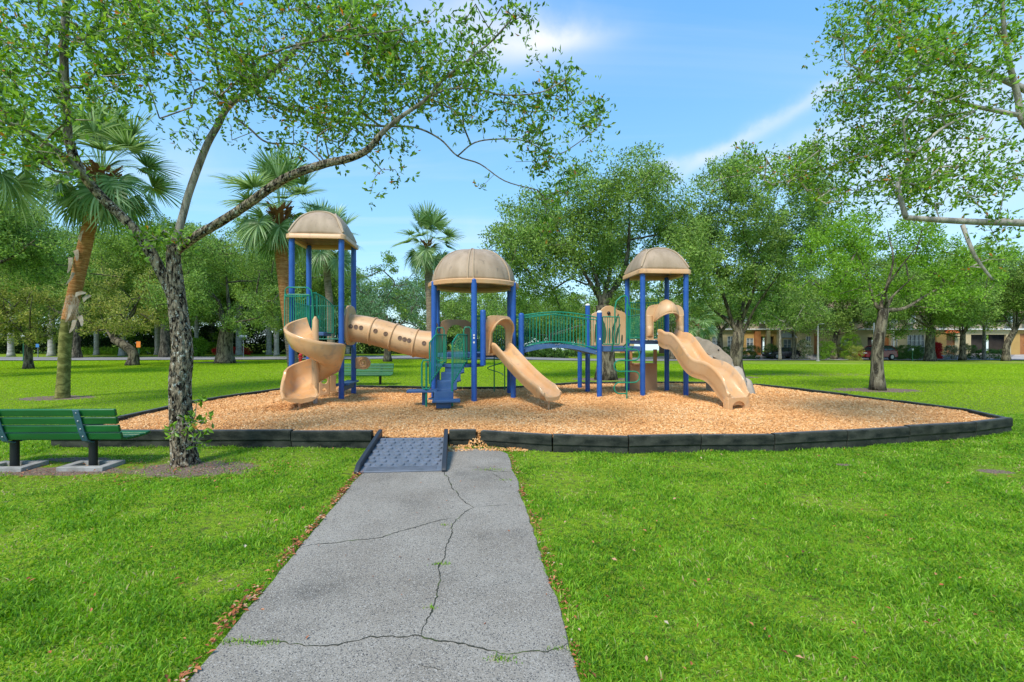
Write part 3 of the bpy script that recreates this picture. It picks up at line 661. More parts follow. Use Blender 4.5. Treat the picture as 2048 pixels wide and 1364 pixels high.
# tube panel and tunnel
def arch_pts(a, h, zb, n=20):
    """arch outline (lateral, z) from the bottom left over the top to the bottom right, closed along the bottom"""
    return [(-a, zb)]+[(-a*math.cos(PI*k/n), h-a+a*math.sin(PI*k/n)) for k in range(n+1)]+[(a, zb)]
TA, TB = Vector((-3.0, 11.55, 1.87)), Vector((-.80, 11.37, 1.45))
def tpath(t): return TA.lerp(TB, t)+Vector((0, 0, (TB.z-TA.z)*(sm(t*1.05)-t)+.05*math.sin(PI*t)*0))
def circ_panel(u, v0, v1, zc, R, z0, z1, mt, name):
    n = 32; vc = (v0+v1)/2; inn, out = [], []
    for k in range(n):
        th = 2*PI*k/n; inn.append((R*math.cos(th), R*math.sin(th)))
        w, hb, ht = (v1-v0)/2, zc-z0, z1-zc; c, s = math.cos(th), math.sin(th); hh = ht if s > 0 else hb
        p_ = 3.2; d = (abs(c/w)**p_+abs(s/hh)**p_)**(-1/p_); out.append((c*d, s*d))
    m = MB(); m.ring(inn, out, (u, vc, zc), (0, 1, 0), (0, 0, 1), .05); return pb(m, name, mt, bevel=.01)
circ_panel(-2.96, 11.06, 12.06, 1.86, .33, 1.45, 2.42, M_tan, 'tube_panel')
circ_panel(-.86, 10.86, 11.84, 1.50, .33, 1.10, 2.0, M_tan, 'tube_panel')
def tunnel():
    m = MB(); N, K, R = 44, 56, .335; holes = []
    for (t, a) in ((.07, 198), (.125, 198), (.18, 198), (.335, 200), (.445, 200), (.60, 196), (.65, 196), (.70, 196), (.865, 198), (.96, 198)): holes.append((t, math.radians(a)))
    P_ = [tpath(i/N) for i in range(N+1)]; rows = []
    L_ = (TB-TA).length
    for i in range(N+1):
        t = (P_[min(i+1, N)]-P_[max(i-1, 0)]).normalized(); side = Vector((0, -1, 0)); side = (side-t*side.dot(t)).normalized(); up = t.cross(side)*-1
        if up.z < 0: up = -up
        rows.append([P_[i]-(side*math.cos(2*PI*k/K)+up*math.sin(2*PI*k/K))*R for k in range(K)])
    m.grid([r+[r[0]] for r in rows]); 
    o = pb(m, 'tunnel', M_tan, solid=.02, angle=80)
    for t in (.28, .52, .76):
        i = int(t*N); c = P_[i]; d = (P_[i+1]-P_[i-1]).normalized(); side = Vector((0, -1, 0)); side = (side-d*side.dot(d)).normalized(); up = d.cross(side)
        k_ = MB(); k_.tube([c+(side*math.cos(2*PI*k/40)+up*math.sin(2*PI*k/40))*(R+.006) for k in range(40)], .024, 8, closed=True); pb(k_, 'flange', M_tan, o)
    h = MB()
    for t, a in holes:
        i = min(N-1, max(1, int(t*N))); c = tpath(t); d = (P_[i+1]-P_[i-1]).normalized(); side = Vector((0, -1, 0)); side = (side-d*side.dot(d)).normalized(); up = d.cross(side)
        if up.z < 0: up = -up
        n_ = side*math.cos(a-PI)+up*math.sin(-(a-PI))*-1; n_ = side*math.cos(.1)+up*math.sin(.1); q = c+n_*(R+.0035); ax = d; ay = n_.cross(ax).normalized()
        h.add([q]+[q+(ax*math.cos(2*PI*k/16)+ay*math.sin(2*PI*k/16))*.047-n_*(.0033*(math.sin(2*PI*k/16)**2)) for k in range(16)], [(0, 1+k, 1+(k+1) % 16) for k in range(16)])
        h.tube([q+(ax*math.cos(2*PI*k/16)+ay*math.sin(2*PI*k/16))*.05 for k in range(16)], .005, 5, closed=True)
    pb(h, 'port_hole', mat('tunnel_hole_shade', (.10, .045, .02), .15, spec=.6, var=(.22, .13, .07), vscale=30), o)  # dark discs on the tube stand for the shade inside open holes
tunnel()
# spiral slide
def sweep(m, pts, lat, prof, closed=True):
    """profile (lateral, up) carried along pts; lat = unit vector of the profile's lateral axis at each point"""
    rows = []
    for i, (p_, s_) in enumerate(zip(pts, lat)):
        pr = prof(i/(len(pts)-1)) if callable(prof) else prof
        t = (Vector(pts[min(i+1, len(pts)-1)])-Vector(pts[max(i-1, 0)])).normalized(); s_ = Vector(s_).normalized(); up = s_.cross(t)
        if up.z < 0: up = -up
        up = (up*.5+Vector((0, 0, 1))*.5).normalized()
        rows.append([Vector(p_)+s_*a+up*b_ for a, b_ in pr])
    if closed: rows = [r+[r[0]] for r in rows]
    m.grid(rows)
    n = len(rows[0])-1
    for r in (rows[0], rows[-1]): m.add(r[:n], [tuple(range(n))])
def spiral():
    c0 = Vector((-3.34, 10.15)); R = .305; pts, lat = [], []; N = 84
    for i in range(N+1):
        t = i/N; th = math.radians(118+(548-118)*t); z = 1.75-1.31*t
        pts.append(Vector((c0.x+R*math.cos(th), c0.y+R*math.sin(th), z))); lat.append(Vector((math.cos(th), math.sin(th), 0)))
    th = math.radians(548); d = Vector((-math.sin(th), math.cos(th), 0)); last = pts[-1]
    a0 = lat[-1]
    for i in range(1, 15):
        t = i/14; th2 = math.radians(548+26*t); dd = Vector((-math.sin(th2), math.cos(th2), 0)); last = last+dd*.042+Vector((0, 0, -.012*(1-t)**1.2)); pts.append(last); lat.append(Vector((math.cos(th2), math.sin(th2), 0)))
    def prof(t):
        e = sm((t-.83)/.13); s0 = sm(t/.08)
        oh = (.33-.03*sm(t/.3)+.17*sm((t-.30)/.22))*(1-e)+.17*e; ih = .16*(1-e)+.17*e; w = .245+.05*e; drop = .05
        if t > .93: k = (t-.93)/.07; oh -= .13*k*k; ih -= .13*k*k
        return [(-w, ih), (-w*.93, ih*.5), (-w*.65, .03), (0, 0), (w*.6, .035), (w*.9, oh*.45), (w, oh), (w+.035, oh+.014), (w+.062, oh-.01), (w+.058, oh-.055), (w+.025, oh*.45), (w*.75, -.04), (0, -.09), (-w*.75, -.05), (-w-.02, ih*.4), (-w-.045, ih-.04), (-w-.045, ih), (-w-.02, ih+.012)]
    m = MB(); sweep(m, pts, lat, prof); o = pb(m, 'spiral_slide', M_slide, angle=60)
    m = MB(); m.tube([(c0.x, c0.y, .38), (c0.x, c0.y, .5), (c0.x, c0.y, 1.2), (c0.x, c0.y, 2.0), (c0.x, c0.y, 2.08)], [.055, .07, .075, .06, .02], 20); pb(m, 'centre_column', M_tan, o)
    m = MB(); m.cyl((c0.x, c0.y, .1), (c0.x, c0.y, .39), .045, 16); pb(m, 'foot_pole', M_steel, o)
    m = MB(); m.cyl((pts[-5].x, pts[-5].y, .1), (pts[-5].x, pts[-5].y, pts[-5].z-.06), .03, 12); pb(m, 'foot_pole', M_tan, o)
spiral()
# under the first tower: hole panel, round drum, small seat
m = MB(); n = 24; A = Vector((.86, .5, 0)).normalized()
for (a, z, r, w) in ((.15, .36, .05, .12), (.15, .58, .07, .12)):
    m.ring([(r*math.cos(2*PI*k/n), r*math.sin(2*PI*k/n)) for k in range(n)], [(w*max(-1, min(1, 1.42*math.cos(2*PI*k/n))), .12*max(-1, min(1, 1.42*math.sin(2*PI*k/n)))) for k in range(n)], V(-3.68, 11.35, z)+A*a, A, (0, 0, 1), .05)
pb(m, 'play_panel', M_tan, bevel=.008)
m = MB(); m.plate([(0, -.14), (.14, -.14), (.16, .25), (.02, .28)], V(-3.68, 11.35, .45)+A*.27, A, (0, 0, 1), .05); pb(m, 'play_panel', M_tan, bevel=.008)
m = MB(); c = V(-2.78, 12.12, .98); m.ring([(.05*math.cos(2*PI*k/n), .05*math.sin(2*PI*k/n)) for k in range(n)], [(.18*math.cos(2*PI*k/n)-(.08 if math.cos(2*PI*k/n) < -.3 else 0), .17*math.sin(2*PI*k/n)) for k in range(n)], c, (1, 0, 0), (0, 0, 1), .06)
m.tube([c+V(.11*math.cos(2*PI*k/24), -.035, .11*math.sin(2*PI*k/24)) for k in range(24)], .018, 8, closed=True); m.sphere(c+V(0, -.01, 0), .045, 12, 8)
pb(m, 'drum_panel', M_tan, bevel=.006)
m = MB(); m.box((-3.03, 11.56, .52), (.30, 1.0, .05)); m.box((-3.03, 11.56, .42), (.06, 1.0, .12)); pb(m, 'seat', M_blue_deck, bevel=.01)
# stairs to the round tower
DS = Vector((-.33, -.94, 0)).normalized(); WS = Vector((DS.y, -DS.x, 0))      # down the flight, and across it to the left
TOPR = V(-.13, 10.36, 0)
def stairs():
    wd, n, run_ = .46, 4, .225; a = math.atan2(WS.y, WS.x)
    m = MB(); m.prism([(-.03, 10.30), (-.10, 10.24), (-.68, 10.44), (-.84, 10.86), (-.3, 11.1), (.3, 10.6)], .955, 1.02); base = pb(m, 'stair', M_blue_deck, bevel=.006)
    for k in range(n):
        z = 1.02-.165*(k+1); c = TOPR+WS*wd/2+DS*(.06+run_*(k+.5)); m = MB()
        m.box((c.x, c.y, z-.015), (wd, run_+.03, .03), a); q = TOPR+WS*wd/2+DS*(.06+run_*k+.012); m.box((q.x, q.y, z+.07), (wd, .016, .15), a); pb(m, 'step', M_blue_deck, base, bevel=.004)
    m = MB(); m.box((-1.02, 9.72, .50), (.62, .36, .045), .02); m.box((-.98, 9.76, .34), (.1, .1, .30)); pb(m, 'transfer_platform', M_blue_deck, base, bevel=.008)
    m = MB(); m.box((-.50, 9.34, .335), (.56, .30, .045), .04); m.box((-.56, 9.46, .42), (.40, .02, .18), .04); m.box((-.56, 9.42, .25), (.3, .05, .16)); pb(m, 'transfer_platform', M_blue_deck, base, bevel=.008)
    zt = lambda s: 1.69 if s < .52 else 1.69-(s-.52)*.55
    zb = lambda s: 1.06 if s < .05 else 1.06-(s-.05)*.52
    E = .84
    for side in (0, 1):
        m = MB(); o0 = TOPR+WS*((wd+.03)*side-.02*(1-side))
        m.tube([o0+DS*s+V(0, 0, zt(s)) for s in (-.06, .3, .5, .56, E-.03, E)], .016, 8); m.tube([o0+DS*s+V(0, 0, zb(s)) for s in (-.06, .05, .4, E)], .016, 8)
        for k in range(12):
            s = -.06+k*(E+.06)/11; m.cyl(o0+DS*s+V(0, 0, zb(s)), o0+DS*s+V(0, 0, zt(s)), .0085 if 0 < k < 11 else .016, 6)
        e = o0+DS*(E+(.16 if side else .0)); m.cyl(e+V(0, 0, .1), e+V(0, 0, 1.1 if side else .7), .022, 10)
        if side == 1:
            q = lambda x, z: e+V(x, -.03, z)
            m.tube([q(-.09, .62), q(-.09, 1.08), q(-.06, 1.15), q(.06, 1.15), q(.09, 1.08), q(.09, .62), q(.06, .56), q(-.06, .56)], .018, 8, closed=True)
        pb(m, 'railing', M_green, base)
stairs()
# loops and rails on the round tower
for (x0, z0, x1, z1, v_) in ((-.16, 1.15, .0, 1.86, 10.28), (-.80, 1.1, -.62, 1.86, 10.62)):
    m = MB(); b0 = V(x0, v_, 0); b1 = V(x1, v_, 0); m.tube([b0+V(0, 0, z0+.06), b0+V(0, 0, z1-.06), b0+V(.03, 0, z1), b1+V(-.03, 0, z1), b1+V(0, 0, z1-.06), b1+V(0, 0, z0+.06), b1+V(-.03, 0, z0), b0+V(.03, 0, z0)], .015, 8, closed=True); pb(m, 'handle_bar', M_green)
# tan arch panel on the back left side and bars on the others
def arch_ring(O, A, a, h, zb, w2, zt, z0, th, name, mt, parent=ps, n=18, ro=.25):
    """panel with an arched doorway; outer outline a rounded rectangle"""
    inn = [(-a, zb)]+[(-a*math.cos(PI*k/n), h-a+a*math.sin(PI*k/n)) for k in range(n+1)]+[(a, zb)]
    out = []
    for (x, z) in inn:
        if z <= zb+1e-6: out.append((w2*(-1 if x < 0 else 1), z0)); continue
        ang = math.atan2(z-(h-a), x); c, s = math.cos(ang), math.sin(ang); hh = zt-(h-a); d = (abs(c/w2)**5+abs(s/hh)**5)**(-1/5); out.append((c*d, (h-a)+s*d))
    m = MB(); m.ring(inn, out, O, A, (0, 0, 1), th); return pb(m, name, mt, parent, bevel=.008)
def side_of(i, j): a, b_ = V(*HEX[i], 0), V(*HEX[j], 0); return (a+b_)/2, (b_-a).normalized()
c, A = side_of(4, 3); arch_ring(c, A, .28, 1.98, 1.3, .48, 2.12, 1.24, .05, 'arch_panel', M_orange)
c, A = side_of(3, 2); barrier((c-A*.46).xy, (c+A*.46).xy, 1.33, 2.1, 12)
c, A = side_of(0, 1); 
# bars left of the slide panel
barrier((.10, 10.33), (.24, 10.40), 1.33, 2.12, 4)
# hex slide hood
NF = Vector((.5, -.866, 0)); cF, AF = side_of(0, 1); cF = cF+NF*.03+AF*.10
hp = arch_ring(cF, AF, .20, 1.95, 1.28, .37, 2.14, 1.22, .06, 'slide_hood', M_tan)
m = MB(); rows = []
for s in range(9):
    q = s/8; a = .20+.09*math.sin(q*PI*.5)+.0*q; dpt = .30*q; row = []
    for k in range(25):
        th = PI*k/24; x = -a*math.cos(th); z = (1.75-.02*q)+(.20+.13*math.sin(q*PI*.55))*math.sin(th); back = dpt*(.45+.55*math.sin(th)**.6)
        row.append(cF+AF*x+NF*(back+.0)+V(0, 0, z))
    low = [cF+AF*(-a)+NF*(dpt*.45*(1-.7*w))+V(0, 0, 1.75-w*.48) for w in (1, .7, .35)]; lowr = [cF+AF*(a)+NF*(dpt*.45*(1-.7*w))+V(0, 0, 1.75-w*.48) for w in (.35, .7, 1)]
    rows.append(low+row+lowr)
m.grid(rows); pb(m, 'hood_arch', M_tan, hp, solid=.03, angle=70)
m = MB(); e = rows[-1]; m.tube(e, .02, 8); pb(m, 'hood_edge', M_tan, hp)
# straight slide
def slide(name, S0, D, L_, zfun, prof, N=44, bend=None):
    D = Vector((*D, 0)).normalized(); Lt = Vector((-D.y, D.x, 0)); pts, lat = [], []
    for i in range(N+1):
        t = i/N; pts.append(Vector((S0[0], S0[1], 0))+D*L_*t+V(0, 0, zfun(t))); lat.append(Lt)
    m = MB(); sweep(m, pts, lat, prof); return pb(m, name, M_slide, angle=60), pts, D, Lt
def uprof(w, h, bot=-.05, lip=.045):
    return lambda t: [(-w, h(t)), (-w*.96, h(t)*.45), (-w*.72, .012), (0, 0), (w*.72, .012), (w*.96, h(t)*.45), (w, h(t)), (w+lip*.5, h(t)+.014), (w+lip, h(t)-.008), (w+lip, h(t)-.05), (w+.018, h(t)*.4), (w*.8, bot), (0, bot-.015), (-w*.8, bot), (-w-.018, h(t)*.4), (-w-lip, h(t)-.05), (-w-lip, h(t)-.008), (-w-lip*.5, h(t)+.014)]
def z_hex(t):
    if t < .06: return 1.30
    s = (t-.06)/.94
    return .41+.89*((1-s)**1.5*.85+.15*(1-sm(s*1.0)))
o, pts, D, Lt = slide('straight_slide', (cF+NF*.02).xy, (.56, -.83), 1.78, z_hex, uprof(.215, lambda t: .20-(.10*sm((t-.88)/.12)), bot=-.06))
m = MB(); q = pts[-4]; m.cyl(V(q.x, q.y, .1), V(q.x, q.y, q.z-.05), .022, 12); pb(m, 'foot_pole', M_tan, o)
# arched bridge
bz = lambda t: .17*math.sin(PI*t)
B0, B1 = (1.07, 10.87), (3.05, 10.87); B2, B3 = (1.07, 11.88), (3.05, 11.92)
m = MB(); K = 24; rows = []
for k in range(K+1):
    t = k/K; x = B0[0]+(B1[0]-B0[0])*t; z = 1.31+bz(t); rows.append([(x, 10.80, z), (x, 11.97, z), (x, 11.97, z-.095), (x, 10.80, z-.095), (x, 10.80, z)])
m.grid(rows); bridge = pb(m, 'bridge', M_blue_deck, angle=40, bevel=.004)
m = MB()
for k in (0, 12, 24):
    t = k/24; m.sphere((B0[0]+(B1[0]-B0[0])*t-.03, 10.79, 1.30+bz(t)), .014, 8, 6); m.sphere((B0[0]+(B1[0]-B0[0])*t+.03, 10.79, 1.30+bz(t)), .014, 8, 6)
pb(m, 'bolt', M_steel, bridge)
barrier(B0, B1, 1.36, 2.13, 24, zz=(bz, lambda t: .12*math.sin(PI*t)), parent=bridge)
barrier(B2, B3, 1.36, 2.13, 24, zz=(bz, lambda t: .12*math.sin(PI*t)), parent=bridge)
m = MB(); m.tube([V(1.1, 10.82, 2.08), V(2.0, 10.80, 2.2), V(3.05, 10.84, 2.06)], .012, 8); pb(m, 'handrail', M_green, bridge)
# middle deck: front rail, bubble panel behind, loop climber
barrier((3.2, 10.86), (3.62, 10.88), 1.47, 2.14, 7)
def wavy_panel():
    A = Vector((1, .0, 0)); O = V(3.70, 12.02, 0); w = .48
    out = [(-w, 1.42), (w, 1.42), (w, 2.25), (w-.02, 2.31), (w-.10, 2.345), (.30, 2.37), (.24, 2.39), (.16, 2.46), (.05, 2.505), (-.06, 2.50), (-.15, 2.45), (-.22, 2.38), (-.30, 2.34), (-w+.04, 2.29), (-w, 2.24)]
    m = MB(); m.plate(out, O, A, (0, 0, 1), .06); o = pb(m, 'bubble_panel', M_tan, bevel=.012)
    m = MB(); f = lambda L: m.plate(L, O+V(0, -.0335, 0), A, (0, 0, 1), .004)
    def slot(x0, z0, x1, z1, r, bow=0):
        n_ = 8; L1, L2 = [], []
        for k in range(n_+1):
            t = k/n_; x = x0+(x1-x0)*t+bow*math.sin(PI*t); z = z0+(z1-z0)*t; w_ = r*(.35+.65*math.sin(PI*(.12+.76*t))); L1.append((x-w_, z)); L2.append((x+w_, z))
        f(L1+L2[::-1])
    slot(-.13, 1.5, -.2, 2.15, .05, .05); slot(.10, 1.52, .27, 2.27, .028, -.06); slot(.20, 1.5, .31, 2.0, .035, -.03); slot(.36, 1.5, .37, 1.72, .022); slot(-.38, 1.52, -.36, 2.0, .02)
    slot(.02, 1.5, .02, 1.9, .03)
    pb(m, 'slot', mat('dark_slot', (.045, .06, .03), .9), o)
    m = MB(); m.sphere(O+V(.0, -.03, 2.30), .05, 14, 8); pb(m, 'porthole', M_black, o)
wavy_panel()
def loop_climber():
    u, v = 3.69, 10.53; m = MB()
    m.cyl(V(u, v, .1), V(u, v, 2.45), .018, 10)
    z = 1.35; pts = []; step = .262; a = .31
    pts = [V(u, v, z)]
    side = 1
    for k in range(4):
        zt, zb_ = z-k*step, z-(k+1)*step
        for j in range(9):
            th = PI*j/8; pts.append(V(u+side*((a-.13)+.13*math.sin(th)), v, (zt+zb_)/2+.131*math.cos(th)))
        side = -side
    pts.append(V(u, v, z-4*step)); m.tube(pts, .016, 8)
    m.tube([V(u-.29, v+.25, 1.3), V(u-.29, v+.12, 1.5), V(u-.29, v, 1.8), V(u-.29, v, 2.35), V(u-.25, v, 2.5), V(u-.14, v, 2.6), V(u-.04, v, 2.63), V(u+.01, v, 2.58), V(u+.02, v, 2.4), V(u+.02, v+.05, 1.5), V(u+.02, v+.3, 1.42)], .017, 10)
    m.tube([V(u+.07, v+.05, 1.5), V(u+.09, v+.02, 1.8), V(u+.09, v+.02, 2.25), V(u+.03, v, 2.42)], .017, 8)
    m.tube([V(u-.27, v+.3, 1.45), V(u-.25, v+.3, 1.37), V(u+.2, v+.3, 1.37), V(u+.3, v+.4, 1.42)], .012, 8)
    pb(m, 'loop_climber', M_green)
loop_climber()
# third tower
barrier((4.26, 11.08), (4.26, 12.04), 1.62, 2.22, 11)
m = MB(); m.tube([V(4.26, 11.05, 2.32), V(4.26, 12.06, 2.45)], .012, 8); pb(m, 'handrail', M_green)
barrier((4.34, 12.12), (5.3, 12.12), 1.64, 2.6, 13)
m = MB(); m.tube([V(5.2, 12.2, 1.6), V(5.2, 12.25, 2.7), V(5.16, 12.3, 2.9), V(5.02, 12.3, 2.98)], .014, 8); pb(m, 'handle_bar', M_green)
def hood3():
    A = Vector((1, 0, 0)); N_ = Vector((0, -1, 0)); O = V(4.82, 10.97, 0)
    hp = arch_ring(O, A, .30, 2.34, 1.60, .485, 2.46, 1.58, .06, 'slide_hood', M_tan)
    m = MB(); rows = []
    for s in range(11):
        ph = PI/2*s/10; row = []
        for k in range(29):
            th = PI*k/28; x = -.30*math.cos(th)*(.9+.1*math.cos(ph)); z = 2.04+(.19+.34*math.cos(ph)**.8)*math.sin(th); row.append(O+A*x+N_*(.42*math.sin(ph)*math.sin(th)**.75+.02)+V(0, 0, z))
        rows.append(row)
    m.grid(rows); pb(m, 'hood_canopy', M_tan, hp, solid=.02, angle=80)
    m = MB(); m.tube(rows[-1], .018, 8); m.tube([rows[s][14] for s in range(11)], .014, 8); pb(m, 'hood_edge', M_tan, hp)
    for sx_ in (-1, 1):
        m = MB(); rows2 = []
        for k in range(25):
            z = 1.66+k*.022; b_ = .03+.045*max(0, math.sin((z-1.66)/.26*PI))**.8; rows2.append([O+A*(sx_*.40+w)+N_*(b_*math.cos(w/.075*PI/2)+.02)+V(0, 0, z) for w in (-.075, -.05, -.02, .02, .05, .075)])
        m.grid(rows2); pb(m, 'grip_column', M_tan, hp, solid=.01, angle=80)
hood3()
def wave_slide():
    def zf(t):
        s = max(0, (t-.03)/.97); base = 1.60-(1.60-.42)*(s**1.05)
        return base+.11*math.sin(2*PI*(s*1.75-.08))*(1-.3*s)*sm(s*5)*(1 if s < .9 else 1-(s-.9)*5)
    h = lambda t: .23-(.13*sm((t-.9)/.1))
    def prof(t):
        w, hh = .235, h(t); b_ = -.17
        return [(-w, hh), (-w*.95, hh*.45), (-w*.75, .014), (0, 0), (w*.75, .014), (w*.95, hh*.45), (w, hh), (w+.02, hh+.014), (w+.048, hh-.01), (w+.046, hh-.06), (w+.03, hh-.10), (w+.052, -.03), (w+.03, -.07), (w+.02, b_), (w-.03, b_), (0, b_+.03), (-w+.03, b_), (-w-.02, b_), (-w-.03, -.07), (-w-.052, -.03), (-w-.03, hh-.10), (-w-.046, hh-.06), (-w-.048, hh-.01), (-w-.02, hh+.014)]
    o, pts, D, Lt = slide('wave_slide', (4.86, 10.94), (.25, -.97), 2.22, zf, prof, N=64)
    # hooded foot with its dark arch
    e = pts[-1]; n = 14; a = .165; O = e-D*.06; f = MB()
    inn = [(-a, .12)]+[(-a*math.cos(PI*k/n), .20+.12*math.sin(PI*k/n)) for k in range(n+1)]+[(a, .12)]
    out = [(-.285, .12)]+[(-.275+.55*k/n, .41) for k in range(n+1)]+[(.285, .12)]
    f.ring(inn, out, V(O.x, O.y, 0), Lt, (0, 0, 1), .14); pb(f, 'slide_foot', M_slide, o, bevel=.01)
wave_slide()
def counter_panel():
    O = V(4.70, 12.13, 0); A = Vector((1, 0, 0)); m = MB()
    m.plate([(-.40, .12), (.40, .12), (.40, 1.32), (.30, 1.32), (.30, .92), (-.30, .92), (-.30, 1.32), (-.40, 1.32)], O, A, (0, 0, 1), .05); o = pb(m, 'counter_panel', M_orange, bevel=.008)
    m = MB(); m.box((O.x, O.y-.08, .93), (.66, .18, .04)); pb(m, 'counter', M_orange, o, bevel=.008)
counter_panel()
def rock_climber():
    root = MB(); N = 22
    prof = lambda t: (5.40+1.75*t, 1.62-.95*t**1.6-.25*t**6)
    o = None
    for v in (11.10, 12.02):
        m = MB(); up, lo = [], []
        for i in range(N+1):
            t = i/N*.72; x, z = prof(t); z += .09*math.sin(PI*min(1, t*1.3)); up.append((x, z+.03+.012*math.sin(t*40))); lo.append((x-.05, z-.20-.10*math.sin(PI*t/.72)))
        m.plate(up+lo[::-1], (0, v, 0), (1, 0, 0), (0, 0, 1), .06)
        q_ = pb(m, 'side_panel' if o else 'rock_climber', M_grey_tan, o or ps, bevel=.008); o = o or q_
    for i, t in enumerate((.16, .33, .50, .66, .82, .95)):
        x, z = prof(t); z += .05; m = MB(); vs = []; w, d = .17, (.92 if i < 4 else 1.0)
        rows = []
        for a in range(11):
            row = []
            for b_ in range(9):
                uu, vv = a/10*2-1, b_/8*2-1; k = (max(0, 1-abs(uu)**4)*max(0, 1-abs(vv)**6))**.35
                q = Vector((x+uu*w, 11.50+vv*d/2, z-.40*(1-k)-.02)); q += Vector((0, 0, 1))*.05*mnoise.noise(q*7)+Vector((.05*mnoise.noise(q*6+Vector((5, 0, 0))), .05*mnoise.noise(q*6), 0)); q.z = max(q.z, .1); row.append(q)
            rows.append(row)
        m.grid(rows, flip=True)
        if i >= 3:
            m.box((x, 11.56, (z-.3)/2+.05), (w*1.5, d*.9, max(.05, z-.3)))
        pb(m, 'foothold', M_grey_tan, o, angle=80)
    m = MB()
    for v in (11.065,):
        for t in (.12, .5):
            x, z = prof(t); m.sphere((x, v, z+.02), .022, 10, 6)
    pb(m, 'bolt', M_black, o)
rock_climber()
m = MB(); c = V(.62, 12.2, 0); m.cyl(c+V(0, 0, .1), c+V(0, 0, 1.35), .016, 8); m.cyl(c+V(.3, .25, .1), c+V(.3, .25, 1.35), .016, 8)
m.tube([c+V(.04+.21*math.cos(a), .2+.21*math.sin(a), .62+a*.062) for a in np.linspace(0, 4*PI, 60)], .013, 6); pb(m, 'coil_climber', M_green)
# small serial and age stickers on two posts
for (u, v, zs) in ((HX, HY-HS, (1.52, 1.62, 1.68)), (3.11, 10.83, (1.6,))):
    for z in zs: m = MB(); m.box((u-.004, v-.064, z), (.035, .004, .04)); pb(m, 'sticker', M_white)
# ------------------------------------------------------------------ foliage tools
def leaves(name, centres, d, L, Wd, mt, parent=None, rnd=None, fold=.25, droop=None):
    """one folded, pointed leaf per centre; d = direction of each leaf"""
    n = len(centres); d = unit(d); h = RNG.normal(size=(n, 3)); s = unit(np.cross(d, h)); u = np.cross(s, d)
    L = np.broadcast_to(L, n)[:, None]; Wd = np.broadcast_to(Wd, n)[:, None]
    a = centres; b_ = centres+d*L*.55+s*Wd*.5+u*Wd*fold; c = centres+d*L-u*L*.08; e = centres+d*L*.55-s*Wd*.5+u*Wd*fold
    V_ = np.stack([a, b_, c, e], 1).reshape(-1, 3); k = np.arange(n)[:, None]*4
    cor = np.concatenate([k+0, k+1, k+2, k+0, k+2, k+3], 1).reshape(-1)
    r = RNG.random(n) if rnd is None else rnd
    return fast_mesh(name, V_, 3, cor, np.repeat(r, 2), mt, parent)
def crown(centres, radii, per, L, mt, parent, name='crown', up=.25, flat=.75, rs=None, ratio=.5, clump=0):
    n = len(centres); idx = np.repeat(np.arange(n), per); c = np.asarray(centres)[idx]; r = np.asarray(radii)[idx]
    o = RNG.normal(size=(len(idx), 3)); o = unit(o)*(RNG.random(len(idx))**.55)[:, None]; o[:, 2] *= flat
    pos = c+o*r[:, None]
    if clump:
        # leaves gather in small sprays
        q = RNG.integers(0, len(pos), len(pos)//clump); ctr = pos[q][np.repeat(np.arange(len(q)), clump)[:len(pos)]]
        pos = pos[:len(ctr)]; o = o[:len(ctr)]; pos = ctr+RNG.normal(size=pos.shape)*L*1.1
    d = o*.8+RNG.normal(size=o.shape)*.7+np.array([0, 0, up])
    l = L*RNG.uniform(.6, 1.35, len(pos))
    return leaves(name, pos, d, l, l*ratio, mt, parent, rs)
def grow(skel, radii, targets, r_end=.006, wig=.25, seg=.5):
    """attach every target to the nearest point of the growing skeleton; returns tubes [(pts, radii)]"""
    pts = []; 
    for line in skel: pts += [np.array(p, float) for p in line]
    nodes_ = np.array(pts); par = {}; tubes = []
    T = np.array(targets, float); dist = np.array([np.min(np.linalg.norm(nodes_-t, axis=1)) for t in T]); order = np.argsort(dist)
    base_n = len(nodes_); nl = [nodes_[i] for i in range(base_n)]; arr = np.zeros((base_n+len(T)*8+8, 3)); arr[:base_n] = nodes_; cnt = base_n
    parent = {}; nodesets = []
    for ti in order:
        t = T[ti]; dd = np.linalg.norm(arr[:cnt]-t, axis=1)+np.maximum(0, arr[:cnt, 2]-t[2])*.25; k = int(np.argmin(dd)); p = arr[k]
        Ld = np.linalg.norm(t-p); n = max(1, min(7, int(Ld/seg)))
        j = RNG.normal(size=3)*wig*Ld*.3; line = [k]
        for q in range(1, n+1):
            s_ = q/n; pos = p*(1-s_)+t*s_+j*math.sin(PI*s_)*(1 if n > 1 else 0)+(np.array([0, 0, .08*Ld])*math.sin(PI*s_) if n > 1 else 0)
            arr[cnt] = pos; parent[cnt] = line[-1]; line.append(cnt); cnt += 1
        nodesets.append(line)
    load = np.zeros(cnt)
    for i in range(cnt-1, base_n-1, -1):
        load[i] += 1; load[parent[i]] += load[i]
    out = []
    for line in nodesets:
        if len(line) < 2: continue
        rr = [r_end*max(1, load[i])**.42 for i in line]; rr[0] = rr[1]
        out.append(([arr[i] for i in line], rr))
    return out
def wood(tubes, name, mt, parent, n=5):
    m = MB()
    for pts, rr in tubes: m.tube(pts, rr, 3 if max(rr) < .012 else (n if max(rr) < .08 else 9), caps=False)
    return m.build(name, mt, parent, angle=80)
def curve(pts, n=6):
    """Catmull-Rom through points"""
    pts = [np.array(p, float) for p in pts]; P_ = [2*pts[0]-pts[1]]+pts+[2*pts[-1]-pts[-2]]; out = []
    for i in range(1, len(P_)-2):
        for k in range(n):
            t = k/n; a, b_, c, d = P_[i-1:i+3]; out.append(.5*((2*b_)+(-a+c)*t+(2*a-5*b_+4*c-d)*t*t+(-a+3*b_-3*c+d)*t**3))
    out.append(pts[-1]); return out
def lerp_r(rs, N): return list(np.interp(np.linspace(0, 1, N), np.linspace(0, 1, len(rs)), rs))

